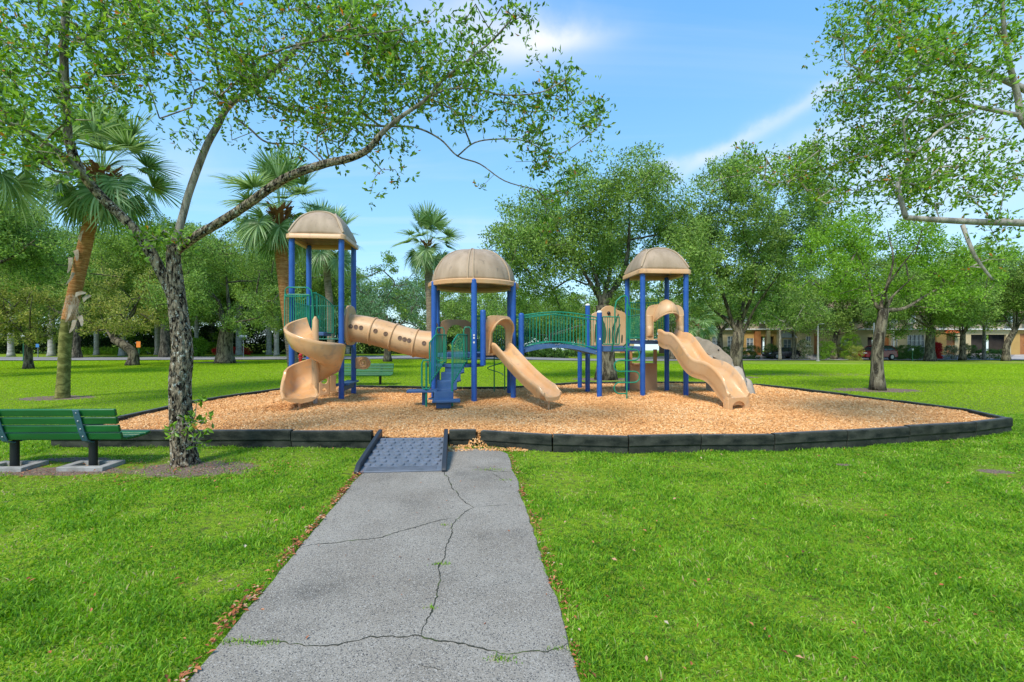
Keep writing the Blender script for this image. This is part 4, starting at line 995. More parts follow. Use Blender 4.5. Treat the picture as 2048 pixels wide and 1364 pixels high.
# ------------------------------------------------------------------ the foreground tree
def rough_trunk(pts, rs, name, mt, parent, ridges=1., NR=72, res=.03, flare=0.):
    """trunk surface with deep furrows and burls as real relief"""
    c = curve(pts, 10); L_ = sum(np.linalg.norm(b_-a) for a, b_ in zip(c, c[1:])); N = int(L_/res)
    t_ = np.linspace(0, 1, N); cc = np.array([[np.interp(t, np.linspace(0, 1, len(c)), [q[k] for q in c]) for k in range(3)] for t in t_]); rr = np.interp(t_, np.linspace(0, 1, len(rs)), rs)
    rows = []
    for i in range(N):
        T_ = unit(cc[min(i+1, N-1)]-cc[max(i-1, 0)]); a = unit(np.cross(T_, [0, 1, 0])); b_ = np.cross(T_, a); row = []
        for k in range(NR):
            th = 2*PI*k/NR; x, y = math.cos(th), math.sin(th); s = i*res
            q = Vector((x*2.3, y*2.3, s*1.1)); f = mnoise.noise(q*1.0)*.10
            w = mnoise.noise(Vector((x*2, y*2, s*2.2+7)))*1.1
            rd = 1-abs(mnoise.noise(Vector((math.cos(th+w*.22)*7.5, math.sin(th+w*.22)*7.5, s*5))))*2.1
            rd2 = 1-abs(mnoise.noise(Vector((x*13, y*13, s*13+3))))*2
            fl_ = flare*math.exp(-s/.13)*(.55+.45*math.cos(th*5+1)+.35*math.cos(th*3))
            r = rr[i]*(.61 if flare else .66)*(1+f+fl_+ridges*(.10*max(-.6, rd)+.04*rd2))
            row.append(cc[i]+(a*x+b_*y)*r)
        rows.append(row+[row[0]])
    m = MB(); m.grid(rows, flip=True); return m.build(name, mt, parent, angle=180)
def PW(*a): return [np.array(P(*q)) for q in a]
def blob_targets(blobs, keep=None):
    """cluster centres in ellipsoids, gathered in loose groups: (px, py, rx, ry, depth, depth spread, count)"""
    out = []
    for (px, py, rx, ry, Y, dY, n) in blobs:
        left = n
        while left > 0:
            while True:
                a, b_, c = RNG.uniform(-1, 1, 3)
                if a*a+b_*b_+c*c < 1: break
            q = np.array(P(px+a*rx, py+b_*ry, Y+c*dY)); k = min(left, int(RNG.integers(4, 10)) if n > 9 else 1); left -= k
            for _ in range(k): out.append(q+(RNG.normal(size=3)*np.array([.17, .17, .10]) if k > 1 else 0))
    return out
def rosettes(targets, n_leaves, L, mt, parent, name='foliage', spread=.09, tubes=None, twig_leaves=2, rnd=None, ratio=.42):
    T = np.array(targets); n = len(T); idx = np.repeat(np.arange(n), n_leaves)
    c = T[idx]+RNG.normal(size=(len(idx), 3))*spread*np.array([1, 1, .7]); sub = np.repeat(RNG.normal(size=(len(idx)//3+1, 3))*spread*.9, 3, axis=0)[:len(idx)]
    c = c*.0+T[idx]+sub+RNG.normal(size=(len(idx), 3))*.012
    d = RNG.normal(size=(len(idx), 3))*.9+sub/spread*.5+np.array([0, 0, .25]); l = L*RNG.uniform(.55, 1.25, len(idx))
    if tubes and twig_leaves:
        e = []
        for pts, rr in tubes:
            if max(rr) > .02: continue
            for p, q in zip(pts, pts[1:]):
                for _ in range(twig_leaves): e.append(p+(q-p)*RNG.random()+RNG.normal(size=3)*.015)
        e = np.array(e); c = np.concatenate([c, e]); d = np.concatenate([d, RNG.normal(size=e.shape)+np.array([0, 0, .2])]); l = np.concatenate([l, L*RNG.uniform(.5, 1.1, len(e))])
    return leaves(name, c, d, l, l*ratio, mt, parent, None, .18)
def foreground_tree():
    t = thing('oak_tree', 'dark furrowed oak with lichen beside the near bench, limbs arching across the sky', 'tree', (-4.1, 5.72, 0)); off = np.array([-4.1, 5.72, 0])
    trunk = PW((372, 950, 5.72), (369, 900, 5.72), (362, 830, 5.72), (360, 760, 5.72), (364, 700, 5.72), (356, 620, 5.72), (350, 560, 5.72), (345, 492, 5.72))
    B1 = PW((350, 610, 5.74), (330, 560, 5.72), (297, 497, 5.65), (250, 440, 5.55), (200, 392, 5.45), (158, 335, 5.35), (138, 280, 5.3), (131, 190, 5.2), (128, 95, 5.15), (134, 0, 5.1), (150, -140, 5.0))
    B1b = PW((190, 378, 5.42), (150, 330, 5.2), (90, 285, 5.0), (30, 250, 4.8), (-60, 235, 4.6), (-200, 210, 4.4))
    B1c = PW((150, 85, 5.15), (175, 70, 5.0), (215, 30, 4.8), (260, -60, 4.5))
    B2 = PW((346, 500, 5.72), (366, 430, 5.8), (380, 380, 5.85), (413, 292, 5.95), (436, 250, 6.0), (456, 214, 6.05), (500, 178, 6.1), (560, 130, 6.15), (620, 70, 6.2), (700, 0, 6.3), (800, -90, 6.4))
    B2b = PW((456, 214, 6.05), (443, 180, 5.8), (436, 140, 5.5), (420, 60, 5.2), (410, -60, 4.9))
    B2c = PW((470, 235, 6.05), (500, 258, 6.0), (535, 285, 5.95), (600, 290, 5.9), (650, 330, 5.9))
    B2d = PW((500, 178, 6.1), (540, 205, 6.2), (600, 222, 6.3), (690, 245, 6.4), (760, 252, 6.4), (830, 255, 6.4), (880, 278, 6.4), (915, 312, 6.4), (960, 328, 6.4), (1010, 362, 6.4), (1075, 380, 6.4))
    B2e = PW((915, 312, 6.4), (950, 285, 6.4), (1000, 278, 6.35), (1050, 282, 6.3), (1110, 308, 6.3), (1150, 290, 6.3), (1200, 250, 6.3))
    B3 = PW((350, 505, 5.72), (390, 474, 5.65), (440, 445, 5.55), (500, 405, 5.4), (560, 362, 5.3), (610, 340, 5.2), (660, 325, 5.2), (695, 318, 5.2), (735, 300, 5.15), (760, 270, 5.1), (800, 235, 5.05), (850, 200, 5.0), (885, 160, 5.0), (930, 125, 5.0), (985, 80, 5.0), (1030, 30, 5.0))
    B3b = PW((860, 192, 5.0), (900, 178, 5.0), (950, 178, 5.0), (1010, 190, 5.0), (1080, 185, 5.05), (1130, 160, 5.1))
    B4 = PW((482, 125, 5.6), (540, 108, 5.3), (600, 88, 5.1), (700, 75, 4.9), (800, 60, 4.7))
    tr = [curve([q-off for q in b_], 5) for b_ in (B1, B1b, B1c, B2, B2b, B2c, B2d, B2e, B3, B3b, B4)]
    R_ = [(.075, .08, .075, .065, .06, .055, .045), (.04, .03, .015), (.035, .02, .012), (.065, .062, .06, .055, .048, .03, .018), (.045, .025, .015), (.022, .016, .012), (.032, .024, .016, .010), (.016, .012, .007), (.07, .068, .064, .055, .045, .028, .02, .012), (.016, .010), (.022, .014, .01)]
    rough_trunk([q-off for q in trunk], [.25, .21, .185, .175, .178, .16, .142, .125, .108], 'trunk', M_bark, t, 1., 110, .02, .42)
    m = MB()
    for c, r, i in zip(tr, R_, range(99)): m.tube(c, [x*.70 for x in lerp_r(r, len(c))], 14 if i in (0, 3, 8) else 8)
    dark = [0, 8]
    m.build('limb', M_bark_grey, t, angle=180)
    for c, r in ((tr[0], R_[0]), (tr[8], R_[8])):
        n_ = int(len(c)*.62); rough_trunk(c[:n_:3], [x*1.06 for x in lerp_r(r, len(c))][:n_:3], 'limb', M_bark, t, .8, 44, .03)
    blobs = [(60, 60, 120, 110, 5.0, 1.2, 70), (60, 200, 110, 110, 4.9, 1.0, 66), (180, 100, 80, 80, 5.0, .9, 24), (330, 30, 200, 40, 4.9, 1.0, 30), (640, 30, 200, 40, 5.2, 1.0, 30), (40, 290, 70, 60, 4.9, .5, 12), (200, 190, 90, 60, 5.2, 1., 18), (120, 330, 70, 50, 5.2, .6, 10), (330, 60, 170, 80, 5.0, 1.1, 95), (300, 110, 60, 70, 4.2, .5, 10), (260, 150, 90, 60, 5.2, .9, 18), (520, 60, 170, 90, 5.2, 1.2, 100), (430, 170, 90, 60, 5.5, .8, 24),
             (560, 170, 120, 70, 5.8, .8, 62), (700, 60, 150, 90, 5.6, 1.1, 85), (720, 180, 110, 80, 5.6, .9, 75), (640, 250, 90, 50, 5.9, .5, 26), (740, 280, 60, 50, 5.5, .6, 16), (850, 110, 100, 90, 5.3, .8, 40), (830, 200, 100, 60, 5.5, .8, 38), (930, 70, 70, 60, 5.1, .5, 18), (960, 140, 80, 60, 5.1, .5, 26),
             (1030, 30, 40, 30, 5.0, .2, 8), (1000, 200, 90, 55, 5.7, .7, 30), (1090, 210, 60, 50, 5.6, .7, 18), (1130, 155, 30, 40, 5.2, .3, 10), (1130, 265, 60, 40, 6.1, .4, 14), (1205, 235, 36, 34, 6.3, .2, 8), (1130, 340, 60, 40, 6.3, .3, 16), (1090, 400, 30, 55, 6.4, .2, 16), (1100, 460, 16, 50, 6.4, .2, 6), (960, 380, 8, 8, 6.4, .1, 1), (735, 380, 10, 8, 5.2, .1, 1), (690, 240, 60, 40, 5.4, .5, 12),
             (300, 465, 50, 26, 5.5, .25, 7), (250, 30, 60, 30, 3.9, .3, 6), (700, 40, 40, 40, 4.0, .3, 5), (100, 30, 110, 50, 4.6, .8, 16), (420, 260, 100, 30, 5.9, .4, 7), (560, 290, 70, 30, 5.8, .4, 6)]
    T = [q-off for q in blob_targets(blobs)]
    tubes = grow(tr, None, T, .0032, .5, .16)
    wood(tubes, 'twigs', M_bark_grey, t)
    rosettes(T, 22, .074, M_leaf, t, 'foliage', .095, tubes, 3)
    # shoots sprouting low on the trunk
    S_ = [q-off for q in blob_targets([(398, 850, 26, 26, 5.5, .1, 7), (400, 885, 20, 16, 5.5, .1, 4), (352, 868, 20, 8, 5.45, .05, 3), (415, 842, 10, 10, 5.5, .05, 2), (395, 800, 12, 6, 5.5, .05, 1), (350, 480, 26, 16, 5.55, .1, 6), (325, 470, 30, 14, 5.6, .1, 4)])]
    tb = grow([[q-off for q in trunk]], None, S_, .004, .3, .1); wood(tb, 'shoots', M_bark_grey, t); rosettes(S_, 9, .085, M_leaf_r, t, 'shoot_leaves', .05)
foreground_tree()

def right_tree():
    off = np.array([8.2, 6.2, 0]); t = thing('oak_tree', 'overhanging oak at the right edge with one bare horizontal limb and sparse bright leaves', 'tree', off)
    tw = PW((2150, 452, 6.0), (2048, 446, 5.8), (1960, 444, 5.7), (1880, 440, 5.6), (1812, 435, 5.6))
    base = [off*1.0, off+np.array([-.05, .02, 1.2]), off+np.array([-.2, -.03, 2.4]), off+np.array([-.1, 0, 4.0]), off+np.array([.1, -.2, 6.0])]
    L1 = [off+np.array([-.2, -.03, 2.7])]+tw
    L2 = PW((1812, 435, 5.6), (1802, 400, 5.6), (1797, 362, 5.65), (1830, 310, 5.7), (1880, 260, 5.8), (1950, 222, 5.9))
    L3 = [off+np.array([-.15, -.03, 3.6])]+PW((2060, 260, 6.2), (2035, 190, 6.2), (2020, 130, 6.1), (2008, 60, 6.0), (2004, -40, 5.9))
    L4 = PW((1925, 450, 5.65), (1940, 490, 5.6), (1955, 520, 5.6), (1985, 560, 5.6))
    L5 = [off+np.array([-.15, -.03, 4.4])]+PW((2010, 160, 6.4), (1900, 120, 6.5), (1800, 60, 6.5), (1740, 10, 6.5), (1680, -60, 6.4))
    L6 = PW((2035, 230, 6.2), (1940, 210, 6.3), (1850, 180, 6.3), (1760, 170, 6.4), (1690, 120, 6.4))
    L7 = PW((1950, 222, 5.9), (1850, 240, 6.2), (1780, 275, 6.4), (1690, 320, 6.6), (1620, 350, 6.8), (1560, 365, 7.0))
    sk = [curve([q-off for q in b_], 5) for b_ in (base, L1, L2, L3, L4, L5, L6, L7)]
    R_ = [(.2, .17, .13, .08, .05), (.075, .055, .042, .036, .03), (.03, .025, .02, .013), (.05, .038, .03, .02), (.024, .02, .014), (.05, .035, .02, .012), (.03, .02, .01), (.016, .012, .007)]
    m = MB(); m.tube(sk[0], lerp_r(R_[0], len(sk[0])), 20); m.build('trunk', M_bark_grey, t, angle=180)
    m = MB()
    for c, r in zip(sk[1:], R_[1:]): m.tube(c, lerp_r(r, len(c)), 12)
    m.build('limb', bark('pale_bark', (.22, .20, .17), (.42, .38, .32), (.5, .48, .44), 12, bump=.015, lichen=.6), t, angle=180)
    blobs = [(1780, 40, 100, 80, 6.3, .9, 75), (1900, 60, 130, 90, 6.0, 1.2, 90), (2010, 60, 80, 100, 5.8, 1.2, 45), (1760, 140, 90, 70, 6.3, .8, 58), (1720, 210, 60, 60, 6.6, .5, 32), (1700, 280, 60, 60, 6.7, .6, 36), (1640, 320, 60, 50, 6.9, .5, 24), (1580, 350, 70, 40, 7.1, .5, 22), (1500, 350, 70, 50, 7.6, .5, 22), (1850, 180, 100, 70, 6.2, 1.0, 52), (1780, 290, 80, 60, 6.4, .9, 48),
             (1880, 290, 90, 60, 6.2, 1.0, 44), (1980, 240, 80, 90, 6.0, 1.0, 30), (1700, 370, 80, 50, 6.8, .7, 36), (1800, 380, 90, 40, 6.2, .8, 32), (1920, 380, 100, 50, 6.0, .9, 30), (2010, 350, 60, 70, 6.0, .9, 18), (1690, 80, 40, 60, 6.5, .4, 20), (1680, 175, 20, 20, 6.6, .2, 3), (1860, 100, 40, 40, 4.6, .3, 6), (2000, 480, 60, 50, 5.8, .5, 8), (1960, 510, 60, 40, 5.9, .5, 6)]
    T = [q-off for q in blob_targets(blobs)]; tubes = grow(sk[1:], None, T, .0032, .5, .18)
    wood(tubes, 'twigs', MATS['pale_bark'], t); rosettes(T, 27, .070, M_leaf_r, t, 'foliage', .09, tubes, 3)
right_tree()

# ------------------------------------------------------------------ trees across the lawn
def tree(px, Y, r, fork, blobs, label, mt=M_leaf_far, barkm=M_bark_far, L=.10, dens=1.0, lean=0., group='trees beyond the playground', depth=1., name='shade_tree', limbs=5, flat=.8, twigs=True, per0=26):
    base = GX(px, Y); off = np.array(base); t = thing(name, label, 'tree', base, 0, group)
    if Y > 45: blobs = [(a, b_-4, c*1.3) for a, b_, c in blobs]+[(a+c*.8*(1 if i % 2 else -1), b_+14, c*.8) for i, (a, b_, c) in enumerate(blobs[:3])]
    sc = Y/F; top = np.array(P(fork[0], fork[1], Y))-off
    cl, rad = [], []
    for (bx, by, br) in blobs:
        R = br*sc; c = np.array(P(bx, by, Y))-off; n = max(4, int(per0*dens*(br/55)**2*2.1)); 
        dpt = RNG.normal()*R*.9*depth
        for _ in range(n):
            o = unit(RNG.normal(size=3))*RNG.random()**.4*R; o[1] *= 1.3; cl.append(c+o+np.array([0, dpt, 0])); rad.append(R*RNG.uniform(.22, .42))
    cl = np.array(cl); rad = np.array(rad)
    # wood: trunk, main limbs to the blob centres, then finer branches to the clumps
    tk = curve([np.zeros(3), np.array([lean*.3, 0, top[2]*.5]), top], 5)
    fl = [(q, lerp_r([r*1.35, r*1.05, r, r*.9], len(tk))[i]) for i, q in enumerate(tk)]
    m = MB(); m.tube(tk, lerp_r([r*1.5, r*1.08, r*1.0, r*.95, r*.85], len(tk)), 18); m.build('trunk', barkm, t, angle=180)
    sk = []; R_ = []
    pick = sorted(range(len(blobs)), key=lambda i: -blobs[i][2])[:limbs]
    for i in pick:
        c = np.array(P(blobs[i][0], blobs[i][1], Y+RNG.normal()*1.2*depth))-off; mid = top*.45+c*.55+np.array([RNG.normal()*.1, RNG.normal()*.1, RNG.uniform(-.14, .06)])*np.linalg.norm(c-top); sk.append(curve([top-np.array([0, 0, .2*r]), top*.8+mid*.2+RNG.normal(size=3)*.1, mid, c], 5)); R_.append((r*.55, r*.34, r*.18, r*.06))
    sub = cl[RNG.permutation(len(cl))[:min(len(cl), 170)]]
    tubes = grow([tk[-2:]]+sk, None, sub, .010*Y/20, .4, .7) if twigs else []
    wood([(c, lerp_r(q, len(c))) for c, q in zip(sk, R_)]+tubes, 'limb', barkm, t)
    area = (rad**2)/(L*L*.25); per = np.clip(area*1.9*dens, 16, 900).astype(int)
    crown(cl, rad, per, L, mt, t, clump=0, flat=flat)
    return t
tree(1212, 18.8, .33, (1205, 610), [(1030, 470, 60), (1100, 430, 72), (1180, 405, 66), (1260, 395, 66), (1340, 410, 60), (1385, 450, 55), (1080, 530, 66), (1005, 545, 45), (1160, 490, 76), (1260, 480, 76), (1345, 520, 60), (1120, 590, 44), (1395, 570, 45), (1050, 595, 40), (1300, 560, 60), (1000, 500, 36), (1220, 560, 50), (1060, 400, 36), (1310, 365, 36), (1420, 500, 44), (1350, 450, 50), (1040, 510, 50), (990, 600, 34), (1440, 430, 34)], 'big spreading live oak behind the arched bridge', L=.105, dens=.78)
tree(1472, 20.6, .27, (1478, 665), [(1420, 385, 52), (1480, 350, 46), (1560, 370, 50), (1630, 400, 48), (1470, 440, 52), (1560, 450, 50), (1410, 510, 58), (1480, 550, 50), (1400, 600, 42), (1560, 545, 52), (1620, 500, 46), (1570, 610, 42), (1430, 450, 40), (1380, 560, 34), (1620, 580, 38), (1500, 620, 34), (1520, 500, 50), (1410, 440, 46), (1590, 450, 46), (1375, 480, 40), (1640, 460, 40)], 'open live oak with a forked trunk behind the wave slide', dens=1.05, L=.105)
tree(1755, 14.4, .155, (1768, 618), [(1640, 500, 46), (1700, 475, 52), (1775, 462, 54), (1850, 472, 54), (1915, 500, 46), (1650, 565, 44), (1735, 545, 46), (1830, 550, 48), (1900, 565, 44), (1985, 530, 50), (1605, 560, 30), (1960, 590, 34), (1700, 600, 26), (1840, 600, 28), (1600, 500, 30)], 'small oak with a straight slim trunk standing alone on the right lawn', M_leaf_yg, L=.085, dens=.8)
tree(265, 30, .28, (228, 678), [(200, 625, 45), (262, 600, 46), (310, 635, 38), (230, 565, 38), (295, 565, 36), (172, 660, 28), (330, 600, 28), (160, 610, 30)], 'leaning tree with yellowish brown crown left of the foreground trunk', M_leaf_olive, L=.13)
tree(450, 33, .5, (455, 655), [(390, 555, 52), (450, 515, 55), (520, 545, 52), (570, 600, 38), (385, 625, 42), (440, 600, 48), (520, 635, 44), (350, 595, 34), (480, 470, 36), (420, 480, 30)], 'broad oak with low fork right of the foreground trunk', M_leaf_far, L=.14)
tree(57, 26, .18, (60, 675), [(30, 640, 48), (85, 655, 38), (5, 590, 46), (65, 590, 44), (110, 610, 36)], 'dark small tree at the left edge of the lawn', M_leaf_olive, L=.12, name='shade_tree')
tree(-150, 20, .35, (-120, 560), [(-60, 450, 70), (20, 440, 58), (70, 480, 50), (10, 520, 60), (110, 530, 36), (-70, 560, 60), (60, 420, 36)], 'tall dark oak reaching in from beyond the left edge', M_leaf_far, L=.11)
tree(775, 36, .25, (775, 660), [(735, 590, 44), (790, 570, 44), (830, 610, 40), (770, 640, 46), (715, 630, 34), (830, 660, 30), (705, 560, 26), (760, 545, 24)], 'feathery grey green tree behind the tube tunnel', M_leaf_blue, L=.15, dens=.7)
tree(930, 42, .3, (930, 660), [(900, 620, 44), (960, 620, 40), (930, 650, 44), (880, 650, 30), (1000, 640, 40)], 'mid green tree seen through the round tower', M_leaf_far, L=.17)
tree(1860, 51, .42, (1862, 655), [(1820, 555, 36), (1770, 600, 40), (1890, 540, 36), (1820, 590, 44), (1870, 570, 44), (1910, 600, 38), (1800, 640, 30), (1860, 620, 36), (1840, 650, 22)], 'stout oak at the roadside in front of the big window', M_leaf_far, L=.20)
tree(1925, 54, .28, (1926, 668), [(1960, 560, 38), (1915, 545, 34), (1900, 620, 30), (1950, 610, 36), (1935, 580, 36), (1925, 650, 24)], 'oak on the verge in front of the small white window', M_leaf_far, L=.20)
tree(2012, 51, .30, (2030, 660), [(2060, 550, 40), (2010, 545, 36), (1990, 610, 40), (2050, 600, 44), (2025, 570, 40), (2070, 640, 30), (1995, 640, 22)], 'leaning oak on the verge beside the dark garage', M_leaf_far, L=.20, lean=.3)
tree(1968, 57, .16, (1968, 655), [(1960, 620, 30), (1985, 600, 30), (1950, 590, 26)], 'thin pale twin-stemmed tree in front of the dark garage', M_leaf_far, M_bark_grey, L=.2, twigs=False)
tree(1560, 52, .14, (1560, 660), [(1530, 620, 30), (1570, 600, 34), (1600, 630, 28), (1545, 650, 20)], 'pale slim tree in front of the black car', M_leaf_far, M_bark_grey, L=.2)
tree(1588, 56, .2, (1586, 665), [(1600, 610, 36), (1640, 600, 36), (1620, 640, 28), (1570, 620, 26)], 'dark trunked oak behind the black car', M_leaf_far, L=.2)
tree(1668, 60, .3, (1672, 668), [(1620, 570, 36), (1730, 580, 40), (1760, 620, 34), (1680, 560, 40), (1650, 620, 34), (1690, 605, 36), (1720, 630, 30), (1660, 650, 26), (1700, 580, 30)], 'oak by the road between the two cars', M_leaf_far, L=.2)
tree(1440, 60, .35, (1440, 665), [(1400, 610, 34), (1440, 590, 36), (1480, 610, 34), (1420, 640, 24)], 'oak in front of the ochre house behind the wave slide', M_leaf_far, L=.2)
tree(1345, 58, .3, (1345, 670), [(1310, 640, 34), (1350, 630, 34), (1390, 640, 28)], 'small oak seen between the posts of the third tower', M_leaf_far, L=.2)
tree(1100, 62, .3, (1100, 672), [(1040, 640, 40), (1100, 640, 40), (1160, 640, 40), (1220, 630, 40), (1280, 640, 36)], 'wide low tree beyond the arched bridge', M_woods, L=.24)

tree(150, 44, .4, (150, 640), [(80, 560, 60), (140, 520, 60), (200, 500, 56), (250, 530, 50), (110, 600, 50), (190, 580, 54), (30, 560, 50), (10, 500, 50)], 'tall dense tree rising behind the orange palm', L=.17)
tree(330, 46, .4, (330, 640), [(280, 520, 50), (330, 500, 50), (380, 510, 46), (300, 570, 44), (360, 580, 44), (420, 540, 40)], 'dense tree rising behind the foreground trunk', M_woods, L=.17)
tree(620, 46, .4, (620, 640), [(560, 570, 40), (600, 540, 42), (650, 550, 42), (690, 580, 38), (630, 610, 44), (580, 630, 36)], 'round green tree behind the tall domed tower', M_woods, L=.17)
# ------------------------------------------------------------------ cabbage palms
def fan(scale, seed, droop):
    """one fan leaf: a stalk, then a half-round fan of narrow leaflets whose tips hang"""
    r = np.random.default_rng(seed); V_, cor, rn = [], [], []
    pet = 1.05*scale; n = 8; stalk = []
    for i in range(n+1):
        t = i/n; stalk.append(np.array([pet*t*math.cos(.1-droop*t*.5), 0, pet*t*math.sin(.35-droop*t*.6)]))
    dirv = unit(stalk[-1]-stalk[-2]); up = np.array([-dirv[2], 0, dirv[0]]); sd_ = np.array([0, 1, 0])
    def quad(a, b_, c, d, x): k = len(V_); V_.extend([a, b_, c, d]); cor.extend([k, k+1, k+2, k+3]); rn.append(x)
    for i in range(n): w = .016*scale; quad(stalk[i]-sd_*w, stalk[i]+sd_*w, stalk[i+1]+sd_*w, stalk[i+1]-sd_*w, .6)
    N = 44; hub = stalk[-1]
    for k in range(N):
        a = (k/(N-1)-.5)*2*2.25; L_ = scale*(.92-.22*abs(a)/2.25)*r.uniform(.9, 1.08)
        d0 = unit(dirv*math.cos(a)+sd_*math.sin(a)+up*(.18+.22*abs(math.sin(a)))+r.normal(size=3)*.03); p = hub+d0*.02; segs = 5; prev = None; x = r.random()
        lat = unit(np.cross(d0, up)+r.normal(size=3)*.15)
        for s in range(segs+1):
            t = s/segs; w = scale*(.031*(1-t)**.6+.002)*(1 if t > .05 else .6); g_ = np.array([0, 0, -1.])*(.05+.26*droop)*scale*t**2.6
            q = p+d0*L_*t+g_
            if prev is not None: quad(prev[0]-lat*prev[1], prev[0]+lat*prev[1], q+lat*w, q-lat*w, x)
            prev = (q, w)
    return np.array(V_), cor, rn
FANS = []
for i, dr in enumerate((.25, .6, 1.0)):
    V_, cor, rn = fan(1.0, 40+i, dr)
    me = fast_mesh('frond', V_, 4, cor, rn, M_frond); FANS.append(me.data); bpy.data.objects.remove(me)
def palm(pts, radii, crown_c, R, nf, label, mats, boots=0, group='cabbage palms', tilt=None):
    base = pts[0]; off = np.array(base); t = thing('cabbage_palm', label, 'palm', base, 0, group)
    c = curve([np.array(p)-off for p in pts], 8); rr = lerp_r(radii, len(c))
    if len(mats) == 1: m = MB(); m.tube(c, rr, 20); m.build('trunk', mats[0], t, angle=180)
    else:
        k = int(len(c)*mats[2])
        for seg_, mt in ((c[:k+1], mats[0]), (c[k:], mats[1])):
            i0 = 0 if mt is mats[0] else k
            # ringed leaf scars as relief
            L_ = sum(np.linalg.norm(b_-a) for a, b_ in zip(seg_, seg_[1:])); N = max(6, int(L_/.035)); ts = np.linspace(0, len(seg_)-1, N)
            pp = [np.array([np.interp(x, range(len(seg_)), [q[d] for q in seg_]) for d in range(3)]) for x in ts]; r2 = [np.interp(x, range(len(seg_)), rr[i0:i0+len(seg_)])*(1+.035*math.sin(i*2.3)+.03*mnoise.noise(Vector((i*.35, i0, 0)))) for i, x in enumerate(ts)]
            m = MB(); m.tube(pp, r2, 24); m.build('trunk', mt, t, angle=180)
    cc = np.array(crown_c)-off
    # boss of old leaf bases
    m = MB(); rg = random.Random(len(label))
    for i in range(boots):
        a = rg.uniform(0, 2*PI); h = rg.uniform(-1.15, -.05)*R*.55; rad_ = R*(.10+.05*(1+h/(R*.6))); d = Vector((math.cos(a), math.sin(a), .9)).normalized(); q = Vector(cc)+Vector((math.cos(a)*rad_*.8, math.sin(a)*rad_*.8, h))
        s = Vector((-math.sin(a), math.cos(a), 0)); L_ = R*rg.uniform(.10, .2); w = R*.035; m.add([q-s*w, q+s*w, q+d*L_+s*w*.4, q+d*L_-s*w*.4, q-s*w*.5-d*.05], [(0, 1, 2, 3), (0, 3, 4)])
    if boots: m.build('leaf_bases', M_boot, t)
    for i in range(nf):
        k = i/nf; az = i*2.399963; el = math.radians(78-128*k**.85); me = FANS[min(2, int(k*3.2))]
        o = bpy.data.objects.new('frond', me); C.collection.objects.link(o); o.parent = t; s = R*.5*rg.uniform(.85, 1.12); o.scale = (s, s, s)
        o.location = cc+np.array([math.cos(az)*.05*R, math.sin(az)*.05*R, -.12*R*k]); o.rotation_euler = (rg.uniform(-.4, .4), -el, az+rg.uniform(-.2, .2))
    return t
pA = palm([GX(125, 12.4), P(128, 740, 12.4), P(133, 660, 12.4), P(150, 580, 12.4), P(168, 500, 12.4), P(186, 420, 12.4), P(200, 360, 12.4)], [.16, .135, .14, .15, .155, .15, .15], P(204, 335, 12.4), 1.95, 40, 'tall cabbage palm with peeling orange trunk and mossy green foot left of the big tree', [M_palm_green, M_palm_orange, .38], 160)
# loose boots and fibres still hanging on the orange trunk
o_ = np.array(GX(125, 12.4)); m = MB()
for (x, y, a, L_, w) in ((150, 500, -1.2, .42, .06), (140, 515, -1.5, .55, .05), (158, 480, .9, .4, .06), (146, 545, -1.9, .45, .03), (148, 640, -1.7, .45, .05), (140, 610, -1.6, .6, .04), (165, 600, .35, .42, .07), (158, 632, -1.1, .4, .06), (150, 590, .1, .5, .06)):
    q = P(x, y, 12.2); d = Vector((math.cos(a), -.25, math.sin(a))).normalized(); s = Vector((-math.sin(a), 0, math.cos(a))); K = 6; vs = []
    for i in range(K+1):
        t = i/K; p_ = q+d*L_*t*.8+s*.03*math.sin(PI*t)*L_/.5; ww = w*(1-t)**.5+.006; vs += [p_-s*ww-Vector(o_), p_+s*ww+Vector((0, .02, 0))-Vector(o_)]
    m.add(vs, [(2*i, 2*i+1, 2*i+3, 2*i+2) for i in range(K)])
for i in range(150):
    q = P(140+random.uniform(-8, 16), 596+random.uniform(-8, 20), 12.2+random.uniform(-.05, .1)); e = q+Vector((random.uniform(-.15, .35), random.uniform(-.2, .1), random.uniform(-.75, .1))); q -= Vector(o_); e -= Vector(o_); m.add([q, q+Vector((.007, 0, 0)), e], [(0, 1, 2)])
m.build('peeling_boots', M_dry, pA)
palm([GX(590, 17.2), P(583, 700, 17.2), P(574, 620, 17.2), P(566, 540, 17.2), P(560, 480, 17.2), P(558, 440, 17.2)], [.20, .19, .20, .22, .22, .23], P(560, 415, 17.2), 2.2, 38, 'cabbage palm with shaggy orange boots behind the spiral slide tower', [M_palm_grey, M_palm_orange, .3], 190)
palm([GX(664, 24), P(660, 620, 24), P(655, 560, 24), P(652, 500, 24)], [.2, .18, .18, .18], P(652, 478, 24), 2.2, 30, 'cabbage palm partly hidden behind the tall domed tower', [M_palm_grey], 40)
palm([GX(862, 29), P(861, 620, 29), P(858, 560, 29), P(856, 505, 29)], [.30, .27, .27, .27], P(856, 484, 29), 2.35, 34, 'free-standing cabbage palm against the sky behind the round tower', [M_palm_grey], 60)
palm([GX(-60, 9.5), P(-60, 500, 9.5), P(-45, 300, 9.5)], [.15, .14, .14], P(-70, 262, 9.5), 1.8, 24, 'cabbage palm reaching in from the left edge of the picture', [M_palm_orange], 40)
palm([GX(1395, 40), P(1395, 660, 40)], [.2, .2], P(1395, 640, 40), 2.2, 26, 'low pale palm in front of the ochre house', [M_palm_grey], 20)
